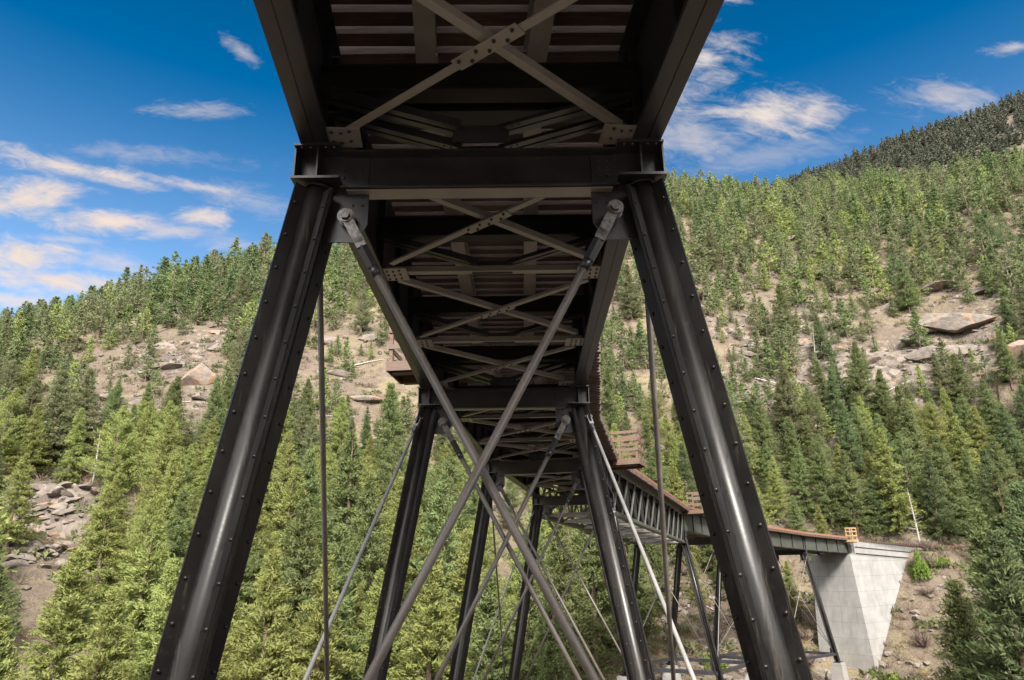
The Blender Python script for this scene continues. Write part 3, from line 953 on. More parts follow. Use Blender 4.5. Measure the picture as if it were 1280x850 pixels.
def make_truss(i):
    c = (B(i, 0) + B(i + 1, 0)) / 2
    root = thing('lattice_truss_span', 'long span of deep lattice trusses with crossed bars below the timber deck', 'bridge span', c)
    T = lambda t, lat, z=0.0: P(i, t, lat, z)
    d = (B(i + 1, 0) - B(i, 0)); d /= np.linalg.norm(d); lat = np.array([d[1], -d[0], 0]); up = np3((0, 0, 1))
    zb, zt = -0.95, 1.38
    np_ = 12
    e = 0.004
    for sd in (-1, 1):
        y = sd * GC
        tr = MB()
        for sg in (-1, 1):
            tr.bar(T(e, y), T(1 - e, y), 0.02, 0.26, up, sg * 0.07, zt - 0.14)
        tr.bar(T(e, y), T(1 - e, y), 0.34, 0.022, up, 0, zt - 0.011)
        t_ = tr.build('truss', M['webpanel'], root)
        bc = MB()
        for sg in (-1, 1):
            bc.bar(T(e, y), T(1 - e, y), 0.02, 0.20, up, sg * 0.07, zb + 0.12)
        bc.bar(T(e, y), T(1 - e, y), 0.34, 0.022, up, 0, zb + 0.011)
        for k in range(60):
            bc.rivet(T(0.01 + k / 61, y + 0.081 * sd, zb + 0.12), lat * sd, 0.018, 0.014)
        bc.build('bottom_chord', M['webpanel'], t_)
        for k in range(np_ + 1):
            tt = 0.006 + 0.988 * k / np_
            po = MB(); w = 0.13 if k not in (0, np_) else 0.3
            po.bar(T(tt, y, zb + 0.1), T(tt, y, zt - 0.1), 0.10, w, d)
            po.bar(T(tt, y + sd * 0.055, zb + 0.1), T(tt, y + sd * 0.055, zt - 0.1), 0.012, w + 0.04, d)
            po.build('post', M['dark'], t_)
        for k in range(np_):
            t0, t1 = 0.006 + 0.988 * k / np_, 0.006 + 0.988 * (k + 1) / np_
            for (za, zc, off) in ((zb + 0.15, zt - 0.2, 0.075), (zt - 0.2, zb + 0.15, -0.02)):
                di = MB(); di.bar(T(t0, y + sd * off, za), T(t1, y + sd * off, zc), 0.10, 0.014, lat); di.bar(T(t0, y + sd * off, za), T(t1, y + sd * off, zc), 0.014, 0.06, lat, 0.045, 0.03)
                di.build('lattice_bar', M['webpanel'], t_)
    for k in range(np_ // 2 + 1):
        tt = min(max(k / (np_ // 2), 0.01), 0.99)
        fb = MB(); fb.ibeam(T(tt, -GC, 0.55), T(tt, GC, 0.55), 0.62, 0.24, 0.02, 0.014); fb.build('floor_beam', M['dark'], root)
        ls = MB(); ls.bar(T(tt, -GC, zb + 0.05), T(tt, GC, zb + 0.05), 0.16, 0.014, up); ls.bar(T(tt, -GC, zb + 0.05), T(tt, GC, zb + 0.05), 0.014, 0.12, up, 0, 0.06)
        ls.build('lateral_strut', M['brace'], root)
        cf = MB()
        for sd in (-1, 1): cf.bar(T(tt, -sd * (GC - 0.1), zb + 0.1), T(tt, sd * (GC - 0.1), 0.5), 0.09, 0.012, up, 0, sd * 0.01); cf.bar(T(tt, -sd * (GC - 0.1), zb + 0.1), T(tt, sd * (GC - 0.1), 0.5), 0.012, 0.08, up, sd * 0.02, 0.04)
        cf.build('cross_frame', M['steel'], root)
    for k in range(np_ // 2):
        t0, t1 = k / (np_ // 2) + 0.01, (k + 1) / (np_ // 2) - 0.01
        for sd in (-1, 1):
            a = MB(); a.angle(T(t0, -sd * (GC - 0.15), zb + 0.03 + 0.03 * sd), T(t1, sd * (GC - 0.15), zb + 0.03 + 0.03 * sd), 0.12); a.build('diagonal_brace', M['brace'], root)
    for sd in (-1, 1):
        sb = MB(); sb.ibeam(T(e, sd * 0.53, 0.93), T(1 - e, sd * 0.53, 0.93), 0.45, 0.215, 0.022, 0.014); sb.build('stringer', M['steel'], root)


make_truss(4)

# ---------------------------------------------------------------- timber deck with ties, guard timbers and rails
TIE_W, TIE_H, TIE_L = 0.20, 0.22, 2.28
tie_mb = MB(); tie_mb.box((0, 0, 0), (TIE_L, 0, 0), (0, TIE_W / 2, 0), (0, 0, TIE_H / 2))
_tmp = tie_mb.build('tie', M['tie'])
TIE_MESH = _tmp.data
bpy.data.objects.remove(_tmp)
DKL = {0: 'timber deck of rust brown ties above the overhead span', 1: 'timber deck of ties above the nearest tower', 2: 'timber deck of ties between the nearest and second towers',
       3: 'timber deck of ties above the second tower', 4: 'timber deck with bright rusty tie ends along the lattice truss span', 5: 'timber deck on top of the third tower, just past the lattice trusses',
       6: 'timber deck between the third and farthest towers', 7: 'timber deck on top of the farthest tower', 8: 'timber deck of the last span, ending at the abutment'}
for i in DKL:
    c = (B(i, 0) + B(i + 1, 0)) / 2 + np.array([0, 0, 1.385])
    root = thing('timber_deck', DKL[i], 'bridge deck', c, 'timber decks of the railway bridge')
    L = np.linalg.norm(B(i + 1, 0) - B(i, 0)); n = int(L / 0.295)
    d = (B(i + 1, 0) - B(i, 0)); d /= np.linalg.norm(d)
    yaw0 = math.atan2(BENT[i][1][1], BENT[i][1][0]); yaw1 = math.atan2(BENT[i + 1][1][1], BENT[i + 1][1][0])
    rs = random.Random(i)
    for k in range(n):
        t = (k + 0.5) / n
        p = P(i, t, 0, 1.384 + TIE_H / 2)
        o = bpy.data.objects.new('tie', TIE_MESH); COL.objects.link(o); o.parent = root
        o.location = tuple(p - c)
        o.rotation_euler = (0, 0, yaw0 * (1 - t) + yaw1 * t + rs.uniform(-.006, .006))
        o.scale = (1 + rs.uniform(-.012, .012), 1 + rs.uniform(-.06, .06), 1)
    zt = 1.384 + TIE_H + 0.002
    for sd in (-1, 1):
        g = MB(); g.bar(P(i, 0.001, sd * 2.08, zt + 0.09), P(i, 0.999, sd * 2.08, zt + 0.09), 0.2, 0.18); g.build('guard_timber', M['guard'], root)
        r = MB(); a, b_ = P(i, 0, sd * 0.487, zt), P(i, 1, sd * 0.487, zt)
        r.bar(a, b_, 0.10, 0.014, dv=0.007); r.bar(a, b_, 0.016, 0.09, dv=0.056); r.bar(a, b_, 0.06, 0.035, dv=0.115); r.build('rail', M['rail'], root)


# ---------------------------------------------------------------- refuge platforms on the deck edges
def refuge(s, sd, label, m, width=1.35, off0=2.15, off1=3.35, post_h=1.35):
    i = max(k for k in range(len(SB) - 1) if SB[k] <= s); t = (s - SB[i]) / (SB[i + 1] - SB[i])
    base = P(i, t, 0, 1.39); d = (B(i + 1, 0) - B(i, 0)); d[2] = 0; d /= np.linalg.norm(d)
    lat = np.array([d[1], -d[0], 0]) * sd; up = np3((0, 0, 1))
    o = base + lat * off0
    root = thing('refuge_platform', label, 'platform', o, 'timber refuge platforms along the deck edge')
    w = off1 - off0
    jb = MB()
    for k in (-1, 1): jb.bar(o + d * k * (width / 2 - 0.16) - lat * 0.9 + up * 0.0, o + d * k * (width / 2 - 0.16) + lat * (w - 0.1), 0.2, 0.24, dv=-0.13)
    jb.build('support_beam', m, root)
    fl = MB()
    for k in range(7):
        y = -width / 2 + (k + 0.5) * width / 7
        fl.bar(o + d * y - lat * 0.2, o + d * y + lat * w, width / 7 - 0.012, 0.06, dv=0.025)
    fl.bar(o + d * (-width / 2 - 0.03), o + d * (-width / 2 - 0.03) + lat * w, 0.05, 0.26, dv=-0.06)
    fl.bar(o + d * (width / 2 + 0.03), o + d * (width / 2 + 0.03) + lat * w, 0.05, 0.26, dv=-0.06)
    fl.bar(o + lat * (w + 0.028) - d * (width / 2 + 0.05), o + lat * (w + 0.028) + d * (width / 2 + 0.05), 0.05, 0.26, dv=-0.06)
    fl.build('platform_floor', m, root)
    for a in (0.06, w - 0.06):
        for k in (-1, 1):
            p = MB(); q = o + lat * a + d * k * (width / 2 - 0.04); p.bar(q + up * 0.05, q + up * post_h, 0.09, 0.09, d); p.build('post', m, root)
    for z in (post_h * 0.36, post_h * 0.70, post_h * 0.97):
        rr = MB()
        for k in (-1, 1): rr.bar(o + d * k * (width / 2 + 0.022) + up * z, o + d * k * (width / 2 + 0.022) + lat * w + up * z, 0.035, 0.13)
        rr.bar(o + lat * (w + 0.004) - d * (width / 2) + up * z, o + lat * (w + 0.004) + d * (width / 2) + up * z, 0.035, 0.13)
        rr.build('rail', m, root)
    if sd < 0:
        br = MB(); br.bar(o + lat * (w - 0.1) + up * 0.95 - d * 0.6, o + lat * 0.1 + up * 0.1 - d * 0.6, 0.05, 0.06, d); br.build('knee_brace', m, root)


refuge(11.6, -1, 'brown timber refuge platform jutting out left of the deck', M['refuge'])
refuge(27.6, 1, 'red brown railed refuge platform above the near end of the lattice trusses', M['refuge'])
refuge(50.2, 1, 'small red brown refuge platform above the far end of the lattice trusses', M['refuge'])
refuge(88.4, 1, 'fresh yellow timber refuge platform beside the abutment', M['fresh'], 1.05, 2.15, 2.95, 1.35)


# ---------------------------------------------------------------- concrete abutment with wing walls and the track beyond
def loft(mb, quads):
    vs = [p for q in quads for p in q]; n = len(quads[0]); fs = []
    for a in range(len(quads) - 1):
        for k in range(n): fs.append((a * n + k, a * n + (k + 1) % n, (a + 1) * n + (k + 1) % n, (a + 1) * n + k))
    fs += [tuple(reversed(range(n))), tuple((len(quads) - 1) * n + k for k in range(n))]
    mb.add(vs, fs)


c9, t9, f9 = BENT[9]
ab = thing('bridge_abutment', 'tall pale grey concrete abutment with battered front and sloping wing wall', 'abutment', (c9[0], c9[1], -11.0))


def A9(lat, n, z): return c9 + t9 * lat + f9 * n + np.array([0, 0, z])


mb = MB()
zlo = -13.0 - c9[2] + 1
EXT = 16.0
loft(mb, [[A9(-3.35, -0.60, zlo), A9(3.10, -0.60, zlo), A9(3.10, EXT, zlo), A9(-3.35, EXT, zlo)],
          [A9(-2.72, -0.35, -0.06), A9(2.02, -0.35, -0.06), A9(2.02, EXT, -0.81), A9(-2.72, EXT, -0.81)]])
for k in (-1, 1): mb.box(A9(k * GC, 0.1, -0.032), t9 * 0.3, f9 * 0.25, np3((0, 0, 0.028)))
mb.build('front_wall', M['concrete'], ab)
for sd, la in ((1, 2.05), (-1, 2.75)):
    mb = MB()
    loft(mb, [[A9(sd * la, 0.75, -0.16), A9(sd * la, EXT - 0.02, -0.90), A9(sd * 1.25, EXT - 0.02, -0.90), A9(sd * 1.25, 0.75, -0.16)],
              [A9(sd * la, 0.75, 1.36), A9(sd * la, EXT - 0.02, 1.36 - 0.75), A9(sd * 1.25, EXT - 0.02, 1.36 - 0.75), A9(sd * 1.25, 0.75, 1.36)]])
    mb.build('wing_wall', M['concrete'], ab)
mb = MB(); loft(mb, [[A9(-1.9, 0.45, -0.05), A9(1.9, 0.45, -0.05), A9(1.9, 0.74, -0.05), A9(-1.9, 0.74, -0.05)], [A9(-1.9, 0.45, 1.34), A9(1.9, 0.45, 1.34), A9(1.9, 0.74, 1.34), A9(-1.9, 0.74, 1.34)]])
mb.build('back_wall', M['concrete'], ab)
mb = MB(); mb.bar(A9(2.09, 0.9, 0.02), A9(2.09, 15.2, -0.65), 0.07, 0.07); mb.build('cable_pipe', M['dark'], ab)
mb = MB(); mb.bar(A9(2.09, 0.9, 0.72), A9(2.09, 15.2, 0.05), 0.05, 0.06); mb.build('cable_pipe', M['dark'], ab)
mb = MB(); mb.bar(A9(0, 0.75, 1.10), A9(0, EXT, 0.38), 2.38, 0.3); o = mb.build('gravel_fill', M['rock'], ab)

tk = thing('railway_track', 'narrow gauge track on timber ties leaving the abutment along the hillside', 'railway track', (c9[0], c9[1], c9[2] + 1.4))
TRK = np3(ORG[tk.name])
for k in range(58):
    s = 89.9 + k * 0.55
    cpt, a = Cc(s), HD + KAP * s
    o = bpy.data.objects.new('tie', TIE_MESH); COL.objects.link(o); o.parent = tk
    o.location = tuple(cpt + np.array([0, 0, 1.50]) - TRK); o.rotation_euler = (0, 0, -a); o.scale = (0.92 if s < 105 else 0.5, 0.9, 0.9)
for sd in (-1, 1):
    r = MB(); ss = np.arange(89.0, 122, 1.0)
    for u_, v_ in zip(ss[:-1], ss[1:]):
        pa, pb = (Cc(q) + np.array([math.cos(HD + KAP * q), -math.sin(HD + KAP * q), 0]) * sd * 0.487 + np.array([0, 0, 1.625]) for q in (u_, v_))
        r.bar(pa, pb, 0.10, 0.014, dv=0.007); r.bar(pa, pb, 0.016, 0.09, dv=0.056); r.bar(pa, pb, 0.06, 0.035, dv=0.115)
    r.build('rail', M['rail'], tk)


# ================================================================ ROCKS
def ico(sub):
    bm = bmesh.new(); bmesh.ops.create_icosphere(bm, subdivisions=sub, radius=1.0)
    bm.verts.ensure_lookup_table()
    V = np.array([v.co[:] for v in bm.verts]); F = np.array([[v.index for v in f.verts] for f in bm.faces]); bm.free()
    return V, F


def rock_geo(seed, sub=3, planes=16, squash=0.7):
    rs = np.random.RandomState(seed); V, F = ico(sub); V = V.copy()
    for _ in range(planes):
        n = rs.normal(size=3); n /= np.linalg.norm(n); dd = rs.uniform(0.55, 0.9)
        k = V @ n; m_ = k > dd; V[m_] -= np.outer(k[m_] - dd, n) * 0.97
    V += V * (0.10 * (vnoise(V[:, 0] * 3 + seed, V[:, 1] * 3 + V[:, 2] * 2.1, seed))[:, None])
    V *= np.array([1, rs.uniform(0.65, 0.95), squash * rs.uniform(0.75, 1.1)])
    return V, F


ROCKS = [mesh_np('rock', *rock_geo(40 + k), [M['rock']], smooth=False) for k in range(7)]
RUST = [mesh_np('rock', *rock_geo(60 + k), [M['rustrock']], smooth=False) for k in range(2)]


def on_ray(azd, D): return D * math.sin(R_(azd)), D * math.cos(R_(azd))


def at_el(azd, el, d0=55):
    ds = np.arange(d0, 320, 0.5); z = ter(np.sin(R_(azd)) * ds, np.cos(R_(azd)) * ds)
    k = np.nonzero(np.degrees(np.arctan2(z, ds)) > el)[0]
    return float(ds[k[0]]) if len(k) else 200.0


def rock(name, azd, D, size, rot, label, group, idx, sink=0.35, cat='rock', tilt=(0, 0), meshes=None):
    x, y = on_ray(azd, D); z = ter1(x, y)
    me = (meshes or ROCKS)[idx % len(meshes or ROCKS)]
    o = bpy.data.objects.new(name, me); COL.objects.link(o)
    sx = size if isinstance(size, tuple) else (size, size, size)
    o.scale = sx; o.rotation_euler = (tilt[0], tilt[1], rot); o.location = (x, y, z + sx[2] * (0.5 - sink))
    tag(o, label, cat, group)
    return o


rs = random.Random(11)
rock('rock_outcrop', 34.0, at_el(34.0, 14.9), (8.0, 5.0, 4.2), -0.45, 'huge overhanging granite outcrop on the right slope with a dark hollow beneath', None, 0, -0.1, 'rock', (0.06, 0.10))
rock('rock_outcrop', 32.6, at_el(32.6, 13.4), (7.5, 4.2, 3.0), -0.45, 'broad grey rock block stepping out below the overhanging outcrop', None, 1, 0.1)
rock('rock_outcrop', 31.2, at_el(31.2, 14.6), (3.6, 3.0, 4.0), 0.5, 'cracked grey block left of the overhanging outcrop', None, 2, 0.2)
rock('rock_outcrop', 37.6, at_el(37.6, 12.6), (5.0, 3.4, 5.0), 0.2, 'rust orange broken cliff right of the overhanging outcrop', None, 0, 0.3, 'rock', (0, 0.1), RUST)
rock('rock_outcrop', 27.0, at_el(27.0, 20.6), (7, 4.5, 3.0), 0.1, 'pale domed ledge showing high up among the right-hand pines', None, 3, 0.1)
rock('rock_outcrop', -25.0, at_el(-25.0, 13.6), (3.6, 2.4, 3.8), 0.4, 'orange and grey cracked cliff on the upper left slope', None, 1, 0.25, 'rock', (0, 0), RUST)
for k, (a, e_, s) in enumerate([(-35.2, 14.5, 6.0), (-33.0, 12.8, 5.0), (-30.4, 12.0, 4.4), (-27.5, 14.5, 4.6), (-23.2, 16.5, 6.0), (-24.2, 12.4, 4.4), (-14.2, 15, 5.2), (-12.4, 13, 4.4), (-15.5, 17.5, 5.4), (-37, 13.0, 5.0), (-12.0, 18, 4.5), (-22, 14, 4),
                                 (30.5, 17.6, 6.0), (32.8, 18.4, 7.5), (35.5, 17.6, 7.0), (37.8, 17.0, 6.0), (34, 19.6, 6.6), (38.5, 18.6, 6.4), (36.4, 19.8, 6.0), (14.0, 18.5, 4.8), (16.2, 20.5, 5.2), (21.5, 14, 4.4), (14.0, 16, 4.8), (22.8, 11.6, 4.6), (19.6, 15.5, 4.0), (28.0, 14, 4.0), (26.2, 17, 4.4), (18, 12, 4), (32, 24.6, 5), (23.5, 24, 5)]):
    rock('rock_ledge', a, at_el(a, e_), (s * 0.8, s * 0.55, s * rs.uniform(0.26, 0.42)), rs.uniform(-0.5, 0.5) - R_(a), 'grey weathered granite ledge breaking out of the dry slope', 'granite ledges on the slopes', rs.randrange(7), 0.5, tilt=(rs.uniform(-.1, .1), rs.uniform(-.1, .1)))
for k in range(110):
    a = rs.gauss(-33.2, 1.9); d_ = at_el(a, rs.uniform(0.3, 5.6)); s = rs.uniform(0.5, 1.25) * (1.4 if k < 12 else 1)
    rock('boulder', a, d_, (s, s * rs.uniform(.6, 1), s * rs.uniform(.45, .8)), rs.uniform(0, 6.28), 'grey angular boulder lying in the rockfall on the lower left slope', 'boulders of the left rockfall', rs.randrange(7), 0.3, 'boulder', (rs.uniform(-.4, .4), rs.uniform(-.4, .4)))
for k in range(45):
    a, d_ = rs.uniform(24.5, 38), rs.uniform(64, 84); s = rs.uniform(0.3, 0.85)
    rock('boulder', a, d_, (s, s * rs.uniform(.6, 1), s * rs.uniform(.5, .8)), rs.uniform(0, 6.28), 'brownish angular stone on the bank below the abutment', 'stones on the bank below the abutment', rs.randrange(7), 0.3, 'boulder', (rs.uniform(-.4, .4), rs.uniform(-.4, .4)))
for k in range(30):
    a, d_ = rs.uniform(12, 24), rs.uniform(74, 92); s = rs.uniform(0.4, 1.1)
    rock('boulder', a, d_, (s, s * rs.uniform(.6, 1), s * rs.uniform(.5, .9)), rs.uniform(0, 6.28), 'grey stone on the far bank behind the slim tower legs', 'stones on the far bank behind the towers', rs.randrange(7), 0.25, 'boulder', (rs.uniform(-.4, .4), rs.uniform(-.4, .4)))

# small scree: one mass
rsn = np.random.RandomState(5)
Vr, Fr = ico(1)
NS = 7000
aa = rsn.uniform(-44, 46, NS); dd = np.sqrt(rsn.uniform(55 ** 2, 235 ** 2, NS))
xs, ys = np.sin(np.radians(aa)) * dd, np.cos(np.radians(aa)) * dd
NS2 = 700; aa[-NS2:] = rsn.uniform(11, 38, NS2); dd[-NS2:] = rsn.uniform(62, 100, NS2); xs, ys = np.sin(np.radians(aa)) * dd, np.cos(np.radians(aa)) * dd
keep = (np.arange(NS) > NS - NS2) | (rockmask(xs, ys) + rsn.uniform(-.25, .25, NS) > 0.42)
xs, ys, dd = xs[keep], ys[keep], dd[keep]; zs = ter(xs, ys)
Vs, Fs = [], []
for k in range(len(xs)):
    s = rsn.uniform(0.18, 0.6) * (1 + dd[k] / 220)
    v = Vr * rsn.uniform(0.6, 1.15, (len(Vr), 1)) * np.array([s, s * rsn.uniform(.5, 1), s * rsn.uniform(.35, .7)])
    th = rsn.uniform(0, 6.28); c, s_ = math.cos(th), math.sin(th)
    v = v @ np.array([[c, -s_, 0], [s_, c, 0], [0, 0, 1]]).T
    Vs.append(v + np.array([xs[k], ys[k], zs[k]])); Fs.append(Fr + k * len(Vr))
so_ = bpy.data.objects.new('rubble', mesh_np('rubble', np.concatenate(Vs), np.concatenate(Fs), [M['rock']], smooth=False)); COL.objects.link(so_)
tag(so_, 'loose small stones strewn over the dry slopes', 'rubble', kind='stuff')


# ================================================================ TREES
def outward(V, base, h):
    n = (V - base) * np.array([1.0, 1.0, 0.0]); n[:, 2] = 0.22 * (V[:, 2] - base[2] - 0.25 * h) + 0.015 * h
    return n / (np.linalg.norm(n, axis=1)[:, None] + 1e-9)


def crown_geo(seed, kind, nlev, nbr, nnode, nspray, size, WID=0.24):
    """needle sprays on whorled branches of a tree of height 1; returns verts, quads, tint"""
    r = np.random.RandomState(seed)
    C0, DIR, LEN, TI = [], [], [], []
    lean = r.normal(0, 0.012, 2)
    lump = r.uniform(0, 6.28, 4)
    for l in range(nlev):
        h = (l + r.uniform(0, 1)) / nlev
        if kind == 'spruce': z = 0.05 + 0.95 * h; R0 = 0.240 * (1 - h) ** 0.82 + 0.006; droop = -0.15
        elif kind == 'fir': z = 0.10 + 0.90 * h; R0 = 0.285 * (1 - h ** 1.15) ** 0.95 + 0.008; droop = 0.0
        else: z = 0.20 + 0.80 * h; R0 = 0.31 * (math.sin(min(1, 0.22 + h * 0.83) * PI)) ** 0.75 * (1 - 0.25 * h) + 0.01; droop = 0.25
        for b_ in range(nbr):
            ph = r.uniform(0, 6.283)
            lum = 1 + 0.20 * math.sin(2 * ph + lump[0] + 5 * z) + 0.16 * math.sin(3 * ph + lump[1] - 9 * z)
            Lb = R0 * lum * r.uniform(0.62, 1.12)
            if kind == 'pine' and r.uniform() < 0.28: continue
            if r.uniform() < 0.10: continue
            sl = droop + 0.55 * h + r.normal(0, 0.10)
            dv = np.array([math.cos(ph), math.sin(ph), sl]); dv /= np.linalg.norm(dv)
            bt = np.clip(r.normal(0.5, 0.22), 0, 1)
            for k in range(nnode):
                u = 0.18 + 0.82 * (k + r.uniform(0, 1)) / nnode
                p = np.array([lean[0] * z, lean[1] * z, z]) + dv * Lb * u + np.array([0, 0, -0.10 * Lb * u * u])
                for q in range(nspray):
                    e = np.array([dv[0], dv[1], dv[2] + 0.22]) + r.normal(0, 0.60, 3); e /= np.linalg.norm(e)
                    C0.append(p + r.normal(0, 0.010, 3)); DIR.append(e)
                    LEN.append(size * r.uniform(0.6, 1.3) * (0.65 + 0.5 * (1 - h))); TI.append(np.clip(bt + r.normal(0, 0.18) + 0.12 * (u - .6), 0, 1))
    C0, DIR, LEN, TI = map(np.array, (C0, DIR, LEN, TI))
    rv = r.normal(size=C0.shape); W = np.cross(DIR, rv); W /= np.linalg.norm(W, axis=1)[:, None]
    a = C0 - DIR * (LEN * 0.4)[:, None]; tip = C0 + DIR * (LEN * 0.6)[:, None]
    m1 = C0 + W * (LEN * WID)[:, None]; m2 = C0 - W * (LEN * WID)[:, None]
    V = np.stack([a, m1, tip, m2], 1).reshape(-1, 3)
    F = np.arange(len(V)).reshape(-1, 4)
    return V, F, np.repeat(TI, 4)


def trunk_geo(seed, r0=0.017, n=7, limbs=10, kind='fir'):
    r = np.random.RandomState(seed); mb = MB()
    zs_ = [-0.06, 0.0, 0.2, 0.5, 0.8, 0.97]; mb.path([(r.normal(0, .002), r.normal(0, .002), z) for z in zs_], [r0 * 1.5, r0 * 1.2, r0, r0 * .7, r0 * .32, r0 * .06], n)
    for k in range(limbs):
        z = r.uniform(0.12, 0.75); ph = r.uniform(0, 6.28); L = 0.13 * (1 - z * 0.8)
        mb.path([(0, 0, z), (math.cos(ph) * L * .5, math.sin(ph) * L * .5, z + 0.02), (math.cos(ph) * L, math.sin(ph) * L, z + 0.03)], [r0 * .3, r0 * .2, r0 * .06], 4)
    return np.array(mb.v), mb.f


VAR = []
for k in range(12):
    kind = ('fir', 'spruce', 'fir', 'pine')[k % 4]
    V, F, T_ = crown_geo(100 + k, kind, 44 if kind != 'pine' else 36, 7 if kind != 'pine' else 9, 10, 7, 0.027, 0.14)
    tv, tf = trunk_geo(100 + k, 0.016 if kind != 'pine' else 0.020)
    tm = bpy.data.meshes.new('trunk'); tm.from_pydata([tuple(v) for v in tv], [], tf); tm.materials.append(M['bark']); tm.update()
    VAR.append((kind, {}, (V, F, T_), tm))


def crown_mesh(vi, leaf):
    kind, cache, (V, F, T_), tm = VAR[vi]
    if 'm' not in cache: cache['m'] = mesh_np('crown', V, F, [M['leaf_green']], None, {'tint': T_, 'outward': outward(V, np.zeros(3), 1.0)}, smooth=False)
    return cache['m']


LOD = []
for k in range(8):
    kind = ('fir', 'spruce', 'pine', 'fir')[k % 4]
    V, F, T_ = crown_geo(300 + k, kind, 22, 7, 3, 3, 0.062, 0.20)
    tv, tf = trunk_geo(300 + k, 0.018, 4, 0)
    LOD.append((kind, V, F, T_, np.array(tv), np.array([f for f in tf if len(f) == 4])))
FARLOD = []
for k in range(5):
    V, F, T_ = crown_geo(400 + k, ('fir', 'spruce')[k % 2], 12, 4, 2, 2, 0.15)
    FARLOD.append((V, F, T_))

